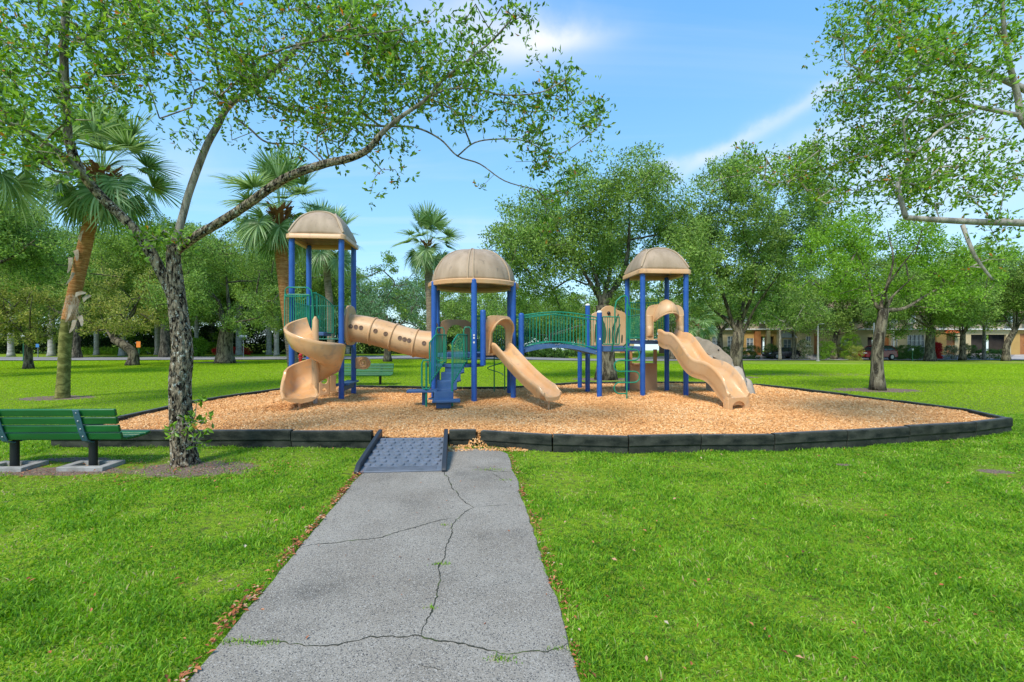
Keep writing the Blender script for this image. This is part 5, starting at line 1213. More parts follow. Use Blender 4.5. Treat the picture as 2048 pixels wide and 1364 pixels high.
# royal palms along the road
def pinnate():
    V_, cor, rn = [], [], []; r = np.random.default_rng(5); L_ = 3.0; st = [np.array([L_*t*(1-.15*t), 0, 1.3*t-2.3*t*t]) for t in np.linspace(0, 1, 16)]
    for i in range(15):
        k = len(V_); V_.extend([st[i]+[0, .03, 0], st[i]-[0, .03, 0], st[i+1]-[0, .03, 0], st[i+1]+[0, .03, 0]]); cor.extend(range(k, k+4)); rn.append(.5)
        for j in range(5):
            p = st[i]+(st[i+1]-st[i])*j/5
            for s in (-1, 1):
                d = unit(np.array([.5, s, r.uniform(-.5, .3)])); l = .75*math.sin(PI*min(.98, .12+i/16*.85))+.1; q = p+d*l+np.array([0, 0, -.18*l]); k = len(V_); w = np.array([.03, 0, 0]); V_.extend([p-w, p+w, q+w*.3, q-w*.3]); cor.extend(range(k, k+4)); rn.append(r.random())
    o = fast_mesh('frond', np.array(V_), 4, cor, rn, M_frond); me = o.data; bpy.data.objects.remove(o); return me
PIN = pinnate(); royal0 = None
def royal(px, Y, r, H, label, fr=11):
    base = GX(px, Y); t = thing('royal_palm', label, 'palm', base, 0, 'royal palms along the road')
    m = MB(); zs = [0, .25, .8, H*.4, H*.75, H]; m.tube([(0, 0, z) for z in zs], [r*1.45, r*1.2, r*1.0, r*1.05, r*.85, r*.7], 16); m.build('trunk', M_royal, t, angle=180)
    m = MB(); m.tube([(0, 0, H), (0, 0, H+.3), (0, 0, H+1.1)], [r*.7, r*.75, r*.3], 12); m.build('crownshaft', MATS['green_powder_coat'] if False else M_palm_green, t)
    for i in range(fr):
        o = bpy.data.objects.new('frond', PIN); C.collection.objects.link(o); o.parent = t; o.location = (0, 0, H+1.0); o.rotation_euler = (0, random.uniform(-.5, .35), i*2.4)
    return t
for px, Y, r, H, lab in ((22, 49, .27, 7, 'royal palm with white trunk nearest the left edge'), (103, 50, .31, 7, 'thick royal palm just left of the orange palm foot'), (193, 54, .24, 7, 'slim royal palm right of the orange palm foot'), (245, 52, .32, 7, 'royal palm behind the leaning tree'), (315, 56, .28, 10, 'royal palm just left of the foreground trunk'),
                         (393, 53, .2, 9, 'thin royal palm just right of the foreground trunk'), (424, 62, .34, 10, 'royal palm left of the broad low-forked oak'), (478, 54, .32, 10, 'royal palm right of the broad low-forked oak'), (538, 56, .28, 10, 'left one of two royal palms before the shaggy palm'), (553, 52, .25, 10, 'right one of two royal palms before the shaggy palm'), (696, 60, .25, 9, 'royal palm glimpsed under the tube tunnel')):
    royal(px, Y, r, H, lab)

# ------------------------------------------------------------------ woods, hedges, flower beds
def mass(name, label, boxes, L, mt, per, cat='woods', kind='stuff'):
    P_ = []
    for (x0, x1, y0, y1, h0, h1, n) in boxes:
        X = RNG.uniform(x0, x1, n); Y = RNG.uniform(y0, y1, n); b_ = np.array([.55+.75*abs(mnoise.noise(Vector((x*.16, y*.1, h1))))*1.6 for x, y in zip(X, Y)]); Z = h0+(h1-h0)*b_*RNG.random(n)**.75; P_.append(np.stack([X, Y, Z+np.array([zg(a, c) for a, c in zip(X, Y)])], 1))
    c = np.concatenate(P_); rad = RNG.uniform(.5, 1.15, len(c))*(L*4.2)
    o = crown(c, rad, per, L, mt, None, name); return tag(o, label, cat, None, kind)
mass('woods', 'dense mixed green woods closing off the far side of the lawn', [(-90, -8, 58, 72, 1.5, 12.5, 1500), (-8, 12, 66, 80, 1.5, 8.5, 480), (-62, -24, 53, 58, 5, 11.5, 800), (10, 100, 84, 96, 2, 12, 1500)], .26, M_woods, 150)
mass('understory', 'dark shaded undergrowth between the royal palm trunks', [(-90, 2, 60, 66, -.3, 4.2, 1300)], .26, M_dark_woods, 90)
def hedge(px0, px1, Y, h, label, mt=M_hedge, d=1.2, L=.09, n=None, round_=False, name='hedge', cat='hedge', kind=None):
    a, b_ = GX(px0, Y), GX(px1, Y); w = (b_-a).length; mid = (a+b_)/2; mid.z = zg(mid.x, mid.y)
    t = thing(name, label, cat, mid); k = n or int(w*h*34); pos = RNG.uniform(-1, 1, (k, 3))
    ex = 5 if not round_ else 2.2
    f = (np.abs(pos[:, 0])**ex+np.abs(pos[:, 1])**ex+np.maximum(0, pos[:, 2])**ex)**(1/ex); pos = np.where(f[:, None] > 1, pos/f[:, None], pos)
    pos *= np.array([w/2, d/2, h/2]); pos[:, 2] += h/2
    crown(pos, np.full(k, .22), 46, L, mt, t, 'foliage')
    m = MB()
    for i in range(max(1, int(w/1.2))):
        x = -w/2+(i+.5)*w/max(1, int(w/1.2)); m.tube([(x, 0, -.05), (x+.05, 0, h*.6)], [.03, .015], 6)
    m.build('stem', M_bark_far, t); return t
hedge(1785, 1852, 58.5, 1.1, 'clipped hedge below the big white window')
hedge(1790, 1845, 61.5, 1.7, 'looser hedge against the wall behind the clipped one', M_hedge)
hedge(1924, 1948, 59.5, 2.0, 'bushy shrub right of the tree before the small window', M_hedge, 1.5, round_=True, name='shrub', cat='shrub')
hedge(1956, 2010, 58.5, 1.35, 'rounded hedge before the dark garage opening', M_hedge, 1.6, round_=True)
hedge(1492, 1518, 60, 1.9, 'dark shrub under the first paned window of the ochre house', M_hedge, 1.5, round_=True, name='shrub', cat='shrub')
hedge(1528, 1552, 61, 2.0, 'shrub beside the dark arched entrance', M_hedge, 1.4, round_=True, name='shrub', cat='shrub')
hedge(1598, 1618, 60, 2.6, 'pale flowering shrub right of the black car', M_white_fl, 1.8, round_=True, name='shrub', cat='shrub')
hedge(1640, 1665, 55, 2.4, 'bright green bush right of the white lamp pole', M_leaf_yg, 1.8, round_=True, name='shrub', cat='shrub')
hedge(1702, 1720, 53, 1.8, 'olive bush in front of the red car', M_leaf_olive, 1.8, round_=True, name='shrub', cat='shrub')
hedge(1688, 1716, 57.5, 3.4, 'tall bright green bush beside the red car', M_leaf_yg, 2, round_=True, name='shrub', cat='shrub')
hedge(1672, 1700, 62, 1.8, 'low olive hedge behind the roadside oak', M_leaf_olive, 1.4)
hedge(1440, 1490, 60, 1.6, 'hedge along the front of the ochre house', M_hedge)
hedge(1398, 1436, 60, 1.8, 'hedge under the pale palm', M_leaf_yg)
hedge(1864, 1880, 60.5, 2.3, 'red leaved plant beside the ochre porch wall', M_red_leaf, 1, round_=True, name='shrub', cat='shrub', L=.16)
hedge(1893, 1912, 60.5, 1.9, 'shrub with cream flowers before the orange door', M_white_fl, 1, round_=True, name='shrub', cat='shrub')
hedge(430, 500, 57, .9, 'bed of red flowers beyond the road', M_red_leaf, 1.6, L=.12, name='flower_bed', cat='flower bed')
hedge(405, 460, 60, 1.5, 'yellow green shrubs behind the red flower bed', M_leaf_yg, 1.6, L=.14)
hedge(385, 408, 50, 2.0, 'bright green shrub at the kerb right of the foreground trunk', M_leaf_yg, 1.6, L=.16, round_=True, name='shrub', cat='shrub')
hedge(405, 440, 64, 4, 'grey green rounded shrub behind the road', M_leaf_blue, 3, L=.16, round_=True, name='shrub', cat='shrub')
hedge(160, 320, 58, .8, 'strip of low ground cover beyond the road', M_leaf_yg, 3.5, L=.14)
hedge(1060, 1160, 59, 1.2, 'low hedge beyond the road seen under the bridge', M_hedge, 1.5, L=.14)

# ------------------------------------------------------------------ town houses
M_ochre = mat('ochre_stucco', (.52, .32, .10), .9, var=(.44, .27, .085), vscale=.8, bump=.004, bscale=30)
M_beige = mat('beige_stucco', (.58, .47, .27), .9, var=(.52, .42, .24), vscale=.8, bump=.004, bscale=30)
M_pink = mat('pale_upper_stucco', (.62, .50, .38), .9, var=(.55, .44, .33), vscale=.8, bump=.004, bscale=30)
M_door = mat('orange_brown_paint', (.42, .17, .055), .6, var=(.34, .13, .04), vscale=2)
M_glass = mat('window_glass', (.10, .13, .16), .08, spec=.8, var=(.22, .26, .30), vscale=1.2)
M_frame = mat('white_window_frame', (.75, .75, .72), .5)
M_tile = mat('barrel_tile_roof', (.45, .30, .20), .85, var=(.34, .20, .13), vscale=3, bump=.05, bscale=6)
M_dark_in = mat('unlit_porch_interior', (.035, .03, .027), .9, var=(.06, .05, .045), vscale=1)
HZ = -.30
def house(x0, x1, Y, label, wallm, features, deep=9, storeys=2):
    base = (x0, Y, HZ); t = thing('town_house', label, 'house', base, 0, 'row of town houses')
    w = x1-x0; H1, H2 = 3.4, 5.9
    pp = lambda px: (px-1024)/F*Y-x0
    ops = sorted([f for f in features if f[0] in ('window', 'door', 'porch')], key=lambda f: f[1])
    m = MB(); x = 0
    def wall(a, b_, z0, z1, y=0):
        if b_-a > .02 and z1-z0 > .02: m.box(((a+b_)/2, y+.15, (z0+z1)/2), (b_-a, .3, z1-z0))
    for f in ops:
        a, b_ = pp(f[1]), pp(f[2]); z0, z1 = f[3], f[4]; wall(x, a, -.6, H1); wall(a, b_, -.6, z0); wall(a, b_, z1, H1); x = b_
    wall(x, w, -.6, H1); m.build('wall', wallm, t)
    m = MB(); m.box((w/2, deep/2+.3, (H1-.6)/2), (w-.02, deep-.02, H1+.58)); 
    m2 = MB(); m2.box((w/2, .35+deep/2+1.2, H1+(H2-H1)/2+.001), (w-.3, deep-1, H2-H1)); m2.build('upper_storey', M_pink, t)
    # inner wall coloured dark in place of the shade in rooms behind openings
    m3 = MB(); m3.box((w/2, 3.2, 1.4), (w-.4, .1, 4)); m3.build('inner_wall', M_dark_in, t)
    m4 = MB(); m4.box((w/2, .0, H1+.09), (w+.1, .9, .18)); m4.build('cornice', M_frame, t, bevel=.03)
    m5 = MB(); y0, y1, yr = 1.1, 1.6+deep, (1.35+deep)/2+.3; z = H2
    m5.add([(-.4, y0-.3, z), (w+.4, y0-.3, z), (w+.4, y1, z), (-.4, y1, z), (1.6, yr, z+2.2), (w-1.6, yr, z+2.2)], [(0, 1, 5, 4), (1, 2, 5), (2, 3, 4, 5), (3, 0, 4), (3, 2, 1, 0)]); m5.build('roof', M_tile, t)
    for k in range(int(w//2.6)):
        xx = 1.4+k*2.6; fr = MB(); fr.box((xx, 1.30, H1+1.7), (1.1, .12, 1.4)); o = fr.build('window', M_frame, t); gl = MB(); gl.box((xx, 1.235, H1+1.7), (.94, .02, 1.24)); gl.build('pane', M_glass, o)
    for f in features:
        a, b_ = pp(f[1]), pp(f[2]); z0, z1 = f[3], f[4]; cw = b_-a
        if f[0] == 'window':
            nx, nz = f[5]; fr = MB(); q = .05
            for k in range(nx+1): fr.box((a+cw*k/nx, .06, (z0+z1)/2), (.07 if k in (0, nx) else .045, .1, z1-z0), 0)
            for k in range(nz+1): fr.box(((a+b_)/2, .055, z0+(z1-z0)*k/nz), (cw+.07, .08, .07 if k in (0, nz) else .045))
            o = fr.build('window', M_frame, t); gl = MB(); gl.box(((a+b_)/2, .16, (z0+z1)/2), (cw, .02, z1-z0)); gl.build('pane', M_glass, o)
            sl = MB(); sl.box(((a+b_)/2, -.04, z0-.06), (cw+.3, .14, .1)); sl.build('sill', M_frame, o)
        if f[0] == 'door':
            d = MB(); d.box(((a+b_)/2, .2, (z0+z1)/2), (cw, .08, z1-z0))
            o = d.build('door', M_door, t); k = MB(); k.sphere((b_-.15, .12, (z0+z1)/2), .05, 8, 6); k.build('handle', M_steel, o)
        if f[0] == 'pier':
            d = MB(); d.box(((a+b_)/2, -.12, (z0+z1)/2), (cw, .5, z1-z0)); d.build('pier', f[5], t)
        if f[0] == 'awning':
            d = MB(); d.add([(a, -.9, z0), (b_, -.9, z0), (b_-.5, -.02, z1), (a+.5, -.02, z1), (a, -.02, z0), (b_, -.02, z0)], [(0, 1, 2, 3), (0, 3, 4), (1, 5, 2), (0, 4, 5, 1), (3, 2, 5, 4)]); d.build('awning', f[5], t)
        if f[0] == 'porch':
            d = MB(); d.box(((a+b_)/2, 1.2, .05-.3), (cw, 2.0, .1)); d.build('porch_floor', M_conc, t)
    return t
Xp = lambda px, Y=64: (px-1024)/F*Y
house(Xp(1330), Xp(1478), 64, 'pale town house behind the wave slide', M_beige, [('window', 1346, 1360, .9, 2.5, (2, 3)), ('door', 1395, 1412, -.25, 2.3), ('window', 1424, 1440, .9, 2.5, (2, 3)), ('window', 1455, 1468, .9, 2.5, (2, 3)), ('awning', 1388, 1418, 2.5, 3.1, M_tile)])
house(Xp(1478)+.02, Xp(1553), 64, 'ochre town house with a dark arched entrance', M_ochre, [('window', 1493, 1507, .55, 2.25, (2, 3)), ('porch', 1521, 1531, -.2, 2.5), ('porch', 1538, 1548, -.2, 2.5), ('pier', 1531, 1538, -.5, 3.3, M_beige), ('pier', 1508, 1519, -.5, 3.2, M_door)])
house(Xp(1553)+.02, Xp(1660), 64, 'beige town house behind the black car with an awning window', M_beige, [('window', 1567, 1583, .0, 2.1, (2, 3)), ('awning', 1556, 1588, 2.3, 3.3, M_conc), ('window', 1612, 1622, 1.2, 2.5, (2, 2)), ('door', 1628, 1638, -.3, 2.9), ('pier', 1590, 1600, -.5, 3.3, M_beige)])
house(Xp(1660)+.02, Xp(1782), 64, 'beige town house behind the red car with an orange door', M_beige, [('window', 1680, 1697, .7, 2.3, (2, 3)), ('porch', 1735, 1750, -.2, 2.4), ('door', 1765, 1779, -.2, 2.6)])
house(Xp(1782)+.02, Xp(1888), 64, 'beige town house with the wide white paned window', M_beige, [('pier', 1782, 1785, -.5, 3.3, M_frame), ('window', 1792, 1795, 1.0, 2.6, (1, 2)), ('window', 1815, 1849, .25, 2.7, (4, 3)), ('pier', 1868, 1888, -.5, 3.1, M_ochre)])
house(Xp(1888)+.02, Xp(1938), 64, 'narrow town house with a recessed orange door under a red tiled hood', M_beige, [('door', 1891, 1910, -.3, 2.75), ('window', 1921, 1930, .9, 2.5, (1, 2)), ('awning', 1886, 1912, 2.95, 3.6, mat('red_roof_tile', (.60, .12, .03), .8))])
house(Xp(1938)+.02, Xp(2022), 64, 'town house with a wide dark garage opening', M_beige, [('porch', 1942, 2013, -.5, 2.75)])
house(Xp(2022)+.02, Xp(2130), 64, 'ochre town house with an orange door at the right edge', M_ochre, [('door', 2040, 2052, -.3, 2.9), ('window', 2075, 2095, .6, 2.3, (2, 3))])
house(Xp(1180), Xp(1322), 78, 'distant pale house seen under the big oak', M_beige, [('window', 1200, 1215, .6, 2.2, (2, 3)), ('door', 1240, 1250, -.3, 2.1)])
# footways and drives up to the houses
def drive(px0, px1, Y0, qx0, qx1, Y1, name='driveway'):
    strip(name, [(Xp(px0, Y0), Y0), (Xp(qx0, Y1), Y1)], [(Xp(px1, Y0), Y0), (Xp(qx1, Y1), Y1)], .075, M_pave)
drive(1560, 1625, 57.6, 1590, 1625, 63.8); drive(1862, 1882, 58.2, 1893, 1910, 63.8, 'footway'); drive(1700, 1790, 57.6, 1730, 1775, 63.8); drive(2010, 2060, 58.6, 2030, 2056, 63.8, 'footway')

# ------------------------------------------------------------------ cars
M_carblack = mat('black_car_paint', (.012, .016, .022), .15, spec=.7); M_carred = mat('dark_red_car_paint', (.24, .008, .016), .2, spec=.7)
M_carglass = mat('car_glass', (.02, .025, .03), .05, spec=.9); M_tyre = mat('tyre_rubber', (.012, .012, .012), .8); M_rim = mat('alloy_rim', (.45, .45, .46), .35, metal=.8)
M_tail = mat('red_lamp_glass', (.35, .01, .01), .2); M_head = mat('clear_lamp_glass', (.7, .72, .75), .15)
def car(loc, rz, label, paint, suv):
    t = thing('parked_car', label, 'car', loc, rz)
    L_, Wd = 4.6, 1.84
    low = [(-2.28, .32), (-2.3, .55), (-2.2, .82), (-1.2, .95), (-.9, .98), (1.3, 1.0), (2.15, .98), (2.28, .85), (2.3, .45), (2.2, .28)] if not suv else [(-2.28, .38), (-2.3, .7), (-2.2, .95), (-1.15, 1.08), (-.95, 1.12), (1.9, 1.15), (2.25, 1.12), (2.3, .6), (2.22, .36)]
    cab = [(-1.05, .97), (-.35, 1.38), (.25, 1.45), (.95, 1.40), (1.75, 1.0)] if not suv else [(-1.05, 1.1), (-.4, 1.62), (.3, 1.72), (1.7, 1.68), (2.15, 1.14)]
    def loft(outl, w0, w1, zref):
        m = MB(); rows = []
        for (s, ins) in ((-1, .10), (-1, 0), (1, 0), (1, .10)):
            rows.append([(x*(1-.02*(ins > 0)), s*((w0+(w1-w0)*max(0, (z-zref[0])/(zref[1]-zref[0])))/2-(0 if ins == 0 else 0)) * (1 if ins == 0 else .93), z*(1 if ins == 0 else .985)) for x, z in outl])
        n = len(outl); vs = rows[0]+rows[1]+rows[2]+rows[3]; fs = []
        for r in range(3):
            for i in range(n): fs.append((r*n+i, r*n+(i+1) % n, (r+1)*n+(i+1) % n, (r+1)*n+i))
        fs += [tuple(range(n))[::-1], tuple(3*n+i for i in range(n))]; m.add(vs, fs); return m
    loft(low, Wd, Wd*.97, (.3, 1.1)).build('body', paint, t, bevel=.05)
    zt = cab[2][1]; loft([(x, z) for x, z in cab], Wd*.93, Wd*.72, (cab[0][1], zt)).build('window_band', M_carglass, t, bevel=.03)
    m = MB(); m.add([(cab[1][0]-.03, s*Wd*.37, cab[1][1]+.012) for s in (-1, 1)]+[(cab[2][0], s*Wd*.37, zt+.025) for s in (-1, 1)]+[(cab[3][0]+.03, s*Wd*.37, cab[3][1]+.015) for s in (-1, 1)], [(0, 2, 3, 1), (2, 4, 5, 3)]); m.build('roof_panel', paint, t, solid=-.03)
    m = MB()
    for s in (-1, 1):
        for (x0, z0, x1, z1) in ((cab[0][0], cab[0][1], cab[1][0], cab[1][1]), (.35, cab[0][1], .38, zt), (cab[4][0], cab[4][1], cab[3][0], cab[3][1])):
            m.tube([(x0, s*Wd*.465, z0), (x1, s*Wd*.362, z1)], .028, 6)
    m.build('pillar', paint, t)
    for x in (-1.42, 1.40):
        for s in (-1, 1):
            r = .34 if not suv else .37; w = MB(); w.cyl((x, s*.70, r), (x, s*.93, r), r, 24); wh = w.build('wheel', M_tyre, t, bevel=.02); q = MB(); q.cyl((x, s*.90, r), (x, s*.94, r), r*.62, 16); q.build('rim', M_rim, wh)
    for s in (-1, 1):
        m = MB(); m.box((2.26, s*.68, .86 if not suv else 1.0), (.1, .36, .16)); m.build('tail_light', M_tail, t, bevel=.02)
        m = MB(); m.box((-2.2, s*.66, .70 if not suv else .85), (.16, .36, .13)); m.build('headlight', M_head, t, bevel=.02)
        m = MB(); m.box((-.75, s*1.0, cab[0][1]+.08), (.12, .18, .12)); m.build('mirror', paint, t, bevel=.02)
    m = MB(); m.box((2.31, 0, .6), (.02, .5, .12)); m.build('number_plate', M_white, t)
    m = MB(); m.box((0, 0, .33), (4.45, 1.7, .12)); m.build('underbody', M_black, t)
g_ = GX(1563, 61.0); car((g_.x, g_.y-.2, zg(g_.x, g_.y)+.06), math.radians(6), 'black saloon parked across the road behind the pale slim trunk', M_carblack, False)
g_ = GX(1750, 54.5); car((g_.x, g_.y, zg(g_.x, g_.y)+.06), math.radians(12), 'dark red estate car behind the small lawn oak', M_carred, True)

# ------------------------------------------------------------------ poles and signs
M_sign_o = mat('orange_sign', (.75, .2, .02), .5); M_sign_w = mat('white_sign', (.75, .75, .75), .5); M_sign_b = mat('blue_sign', (.05, .2, .5), .5); M_sign_g = mat('green_sign_post', (.02, .12, .06), .5)
def pole(px, Y, H, r, label, cat, mt, top=None, name='pole'):
    b_ = GX(px, Y); t = thing(name, label, cat, b_); m = MB(); m.tube([(0, 0, -.1), (0, 0, H)], [r*1.2, r*.8], 10); m.build('post', mt, t)
    m = MB(); m.cyl((0, 0, -.02), (0, 0, .12), r*2.2, 12); m.build('base', mt, t)
    if top: w, h, z, tm = top; m = MB(); m.box((0, -.06, z), (w, .02, h)); m.build('sign_board', tm, t, bevel=.005)
    return t
lp = pole(1636, 50.5, 3.9, .085, 'pale grey lamp pole on the near verge between the cars', 'street lamp', M_conc, name='street_lamp')
m = MB(); m.tube([(0, 0, 3.8), (.0, 0, 4.0), (.1, 0, 4.1), (.3, 0, 4.15)], .03, 8); m.build('arm', M_conc, lp); m = MB(); m.box((.45, 0, 4.14), (.4, .2, .08)); m.build('lamp_head', M_conc, lp, bevel=.03)
pole(1748, 49.5, 4.2, .08, 'grey pole just left of the lawn oak trunk', 'pole', M_steel)
pole(278, 38, 1.7, .03, 'orange roadside sign on a thin green post', 'sign', M_sign_g, (.35, .5, 1.35, M_sign_o), name='road_sign')
pole(47, 36.5, 2.1, .04, 'narrow white roadside sign near the left edge', 'sign', M_sign_g, (.3, .35, 2.0, M_sign_w), name='road_sign')
pole(76, 47, 1.3, .03, 'small blue sign under the dark tree', 'sign', M_steel, (.35, .35, 1.2, M_sign_b), name='road_sign')
pole(487, 49, 2.3, .04, 'small white street name sign right of the broad oak', 'sign', M_steel, (.8, .22, 2.2, M_sign_w), name='road_sign')
pole(1825, 50.5, 1.3, .03, 'short dark marker post on the verge under the big window', 'post', M_sign_g, (.12, .2, 1.3, M_sign_w), name='marker_post')
b_ = GX(601, 34); t = thing('fire_hydrant', 'red fire hydrant beside the road behind the tall tower', 'hydrant', b_); M_hyd = mat('red_hydrant_paint', (.6, .02, .015), .4)
m = MB(); m.tube([(0, 0, 0), (0, 0, .08), (0, 0, .09), (0, 0, .5), (0, 0, .52), (0, 0, .56), (0, 0, .66), (0, 0, .72)], [.17, .17, .12, .12, .16, .16, .11, .03], 16); m.build('barrel', M_hyd, t)
for s in (-1, 1): m = MB(); m.cyl((s*.1, 0, .40), (s*.2, 0, .40), .055, 12); m.build('outlet', M_hyd, t)

# ------------------------------------------------------------------ grass
PATH_POLY = [tuple(L2W(path_edge(v, -1)+.01, v).xy) for v in np.arange(-1, 6.5, .1)]+[tuple(L2W(path_edge(v, 1)-.01, v).xy) for v in np.arange(6.5, -1, -.1)]
RAMP_POLY = [(-1.98, 5.2), (-.78, 5.2), (-.7, 6.8), (-2.05, 6.8)]
PADS = [[(-6.45, 5.34), (-5.73, 5.34), (-5.73, 5.82), (-6.45, 5.82)], [(-5.5, 5.36), (-4.78, 5.36), (-4.78, 5.84), (-5.5, 5.84)]]
def blades(X, Y, h, w, rnd, name, label, mt, Z=None, cup=2):
    n = len(X); Z = np.zeros(n) if Z is None else Z; a = RNG.uniform(0, 2*PI, n); ln = RNG.uniform(.1, 1.15, n)*h; b_ = RNG.uniform(0, 2*PI, n); h = h*RNG.uniform(.5, 1, n)
    p = np.stack([X, Y, Z-.004], -1); s = np.stack([np.cos(a), np.sin(a), np.zeros(n)], -1)*w[:, None]; d = np.stack([np.cos(b_), np.sin(b_), np.zeros(n)], -1)*ln[:, None]; u = np.array([0, 0, 1.])*h[:, None]
    V_ = np.stack([p-s, p+s, p+d*.35+u*.6-s*.8, p+d*.35+u*.6+s*.8, p+d+u*.92], 1).reshape(-1, 3); k = np.arange(n)[:, None]*5
    cor = np.concatenate([k+0, k+1, k+3, k+0, k+3, k+2, k+2, k+3, k+4], 1).reshape(-1)
    return fast_mesh(name, V_, 3, cor, np.repeat(rnd, 3), mt)
def near_grass():
    n = 620000; Y = RNG.uniform(1.55, 9.6, n)
    keep = RNG.random(n) < np.clip(1.5/np.sqrt(Y), .4, 1); Y = Y[keep]; X = RNG.uniform(-1.2, 1.2, len(Y))*Y
    # uniform in area per depth slice, denser close to the lens
    k = ~inside(PATH_POLY, X, Y) & ~inside(PIT, X, Y) & ~inside(RAMP_POLY, X, Y)
    for pd in PADS: k &= ~inside(pd, X, Y)
    for (sx_, sy_, rx, ry) in SOIL[:3]+SOIL[10:12]:
        f = np.hypot((X-sx_)/rx, (Y-sy_)/ry); k &= ~((f < 1.15) & (RNG.random(len(X)) > .12+f**4*.35))
    X, Y = X[k], Y[k]
    # thin, dry patches of worn turf
    wn_ = np.array([mnoise.noise(Vector((x*.75, y*.75, 4)))+.5*mnoise.noise(Vector((x*2.6, y*2.6, 8))) for x, y in zip(X, Y)])
    for (sx_, sy_, rr_) in ((-2.35, 3.9, .28), (-1.9, 2.9, .16), (-3.3, 4.3, .35), (-5.2, 5.0, 1.0), (5.8, 5.4, .4), (2.9, 4.4, .3), (-4.6, 6.2, .7)): wn_ += .9*np.exp(-((X-sx_)**2+(Y-sy_)**2)/rr_**2)
    dry = np.clip((wn_-.22)/.5, 0, 1); k = RNG.random(len(X)) > dry*.55; X, Y, dry = X[k], Y[k], dry[k]; n = len(X)
    h = RNG.uniform(.022, .062, n)*(1-.45*dry)*(.75+.5*np.array([mnoise.noise(Vector((x*1.7, y*1.7, 0))) for x, y in zip(X, Y)])); w = RNG.uniform(.0018, .0042, n)*(.75+Y*.16)
    # ragged taller edge along the timbers
    rd_ = np.clip(RNG.beta(2, 2.6, n)+dry*RNG.uniform(-.1, .5, n), 0, 1); o = blades(X, Y, h, w, rd_, 'grass', '', M_blade); tag(o, 'short green lawn grass on both sides of the asphalt path', 'grass', None, 'stuff')
near_grass()
def crack_weeds():
    X, Y = [], []
    for px, py, s_, n in ((465, 1283, .05, 90), (525, 1286, .04, 70), (1000, 1318, .04, 90), (880, 1128, .035, 60), (862, 1215, .02, 25), (985, 939, .10, 120), (1010, 960, .05, 40), (890, 1050, .02, 25), (1120, 1297, .03, 30)):
        c = G(px, py, .016)
        for _ in range(n): X.append(c.x+RNG.normal()*s_); Y.append(c.y+RNG.normal()*s_*.3)
    X, Y = np.array(X), np.array(Y); n = len(X)
    o = blades(X, Y, RNG.uniform(.01, .028, n), RNG.uniform(.0018, .003, n), RNG.random(n), 'weeds', '', M_blade, np.full(n, .016)); tag(o, 'small weeds growing out of the cracks in the asphalt path', 'weeds', None, 'stuff')
crack_weeds()
def edge_grass():
    X, Y = [], []
    for line in (BORD_LEFT, BORD_FRONT):
        for (a, b_) in zip(line, line[1:]):
            L_ = math.dist(a, b_)
            for _ in range(int(L_*520)):
                t = RNG.random(); x, y = a[0]+(b_[0]-a[0])*t, a[1]+(b_[1]-a[1])*t
                if mnoise.noise(Vector((x*1.9, y, 0))) < RNG.uniform(-.25, .35): continue
                X.append(x+RNG.normal()*.01); Y.append(y-.06-abs(RNG.normal()*.025))
    X, Y = np.array(X), np.array(Y); k = ~inside(RAMP_POLY, X, Y) & ~inside(PATH_POLY, X, Y); X, Y = X[k], Y[k]; n = len(X)
    hh = RNG.uniform(.03, .085, n)*(.8+.8*np.array([mnoise.noise(Vector((x*2.3, y, 6))) for x, y in zip(X, Y)]))
    o = blades(X, Y, np.maximum(.02, hh), RNG.uniform(.003, .006, n), RNG.beta(2, 2.6, n), 'grass', '', M_blade); tag(o, 'longer untrimmed grass against the black border timbers', 'grass', None, 'stuff')
edge_grass()
def far_grass():
    n = 520000; Y = 9.3+RNG.random(n)**.8*30; X = RNG.uniform(-1.22, 1.22, n)*Y; k = ~inside(PIT, X, Y)
    for (sx_, sy_, rx, ry) in SOIL[3:10]: f = np.hypot((X-sx_)/rx, (Y-sy_)/ry); k &= ~((f < .9) & (RNG.random(len(X)) > .1))
    X, Y = X[k], Y[k]; n = len(X); h = RNG.uniform(.015, .035, n)*(1+Y*.012); w = RNG.uniform(.002, .004, n)*(1+Y*.18); Z = np.array([zg(a, c) for a, c in zip(X, Y)])
    o = blades(X, Y, h, w, RNG.beta(2, 2.4, n), 'grass', '', M_blade_far, Z); tag(o, 'mown yellow green lawn stretching from the playground to the road', 'grass', None, 'stuff')
far_grass()
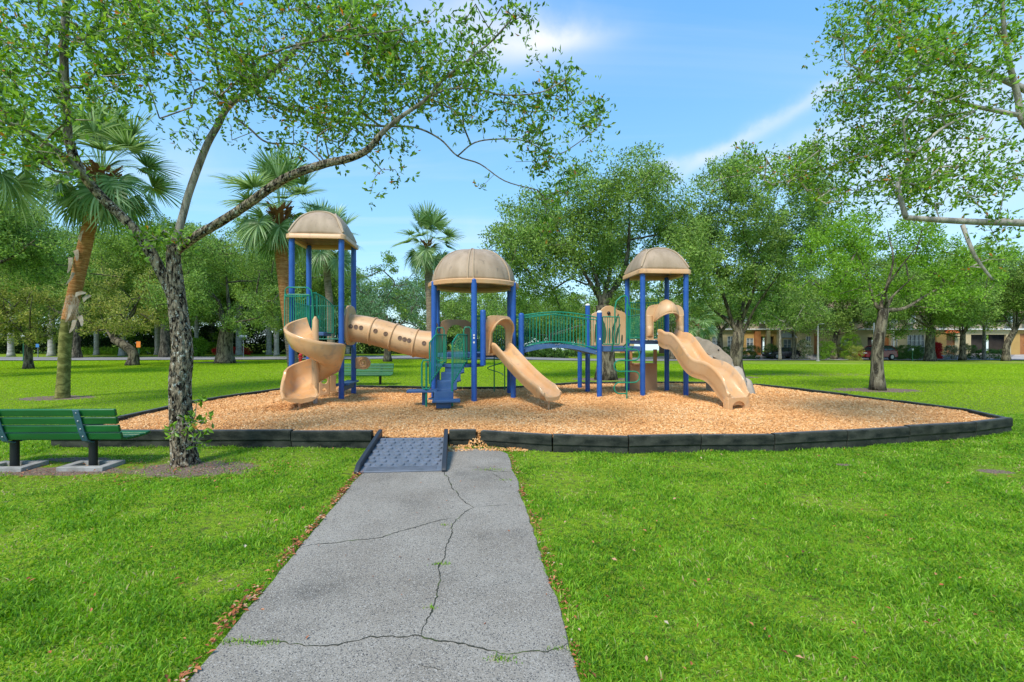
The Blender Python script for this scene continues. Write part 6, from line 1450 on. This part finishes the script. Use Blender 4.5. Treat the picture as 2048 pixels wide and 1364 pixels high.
# dry leaves along the path edges and scattered on the lawn
def litter():
    P_, s_ = [], []
    for side, n in ((-1, 1000), (1, 700)):
        for _ in range(n):
            v = RNG.uniform(1.2, 6.1)**1.0; e = path_edge(v, side)+side*abs(RNG.normal(0, .03))*(1.0+.5*mnoise.noise(Vector((v*2, side, 0))))+side*.0
            if mnoise.noise(Vector((v*2.7, side*4, 2))) < -.05 and RNG.random() < .75: continue
            q = L2W(e, v); P_.append((q.x, q.y, .016+RNG.random()*.02)); s_.append(RNG.uniform(.018, .045) if side < 0 else RNG.uniform(.012, .034))
    for _ in range(520):
        Y = RNG.uniform(1.7, 9); X = RNG.uniform(-1.15, 1.15)*Y
        P_.append((X, Y, .035+RNG.random()*.012)); s_.append(RNG.uniform(.02, .045))
    for _ in range(45):
        q = L2W(RNG.uniform(PU0, PU1), RNG.uniform(1.3, 6.2)); P_.append((q.x, q.y, .018)); s_.append(RNG.uniform(.008, .03))
    for _ in range(900):
        a = RNG.random()*2*PI; r = RNG.random()**.5*1.2; P_.append((-4.3+math.cos(a)*r*1.5, 5.5+math.sin(a)*r*.45, .012)); s_.append(RNG.uniform(.012, .035))
    P_ = np.array(P_); s_ = np.array(s_); k = ~(inside(PATH_POLY, P_[:, 0], P_[:, 1]) & (P_[:, 2] > .034)) & ~inside(PIT, P_[:, 0], P_[:, 1]); P_, s_ = P_[k], s_[k]
    d = RNG.normal(size=P_.shape)*np.array([1, 1, .22]); d = unit(d); n = len(P_); s = unit(np.cross(d, np.array([0, 0, 1.])+RNG.normal(size=P_.shape)*.25)); u = np.cross(s, d)
    L_ = s_[:, None]; V_ = np.stack([P_, P_+d*L_*.5+s*L_*.25+u*L_*.12, P_+d*L_, P_+d*L_*.5-s*L_*.25+u*L_*.14], 1).reshape(-1, 3); b_ = np.arange(n)[:, None]*4
    cor = np.concatenate([b_, b_+1, b_+2, b_, b_+2, b_+3], 1).reshape(-1); tag(fast_mesh('leaf_litter', V_, 3, cor, np.repeat(RNG.random(n), 2), M_litter), 'dry orange brown leaves fallen along the path edges and over the grass', 'fallen leaves', None, 'stuff')
litter()
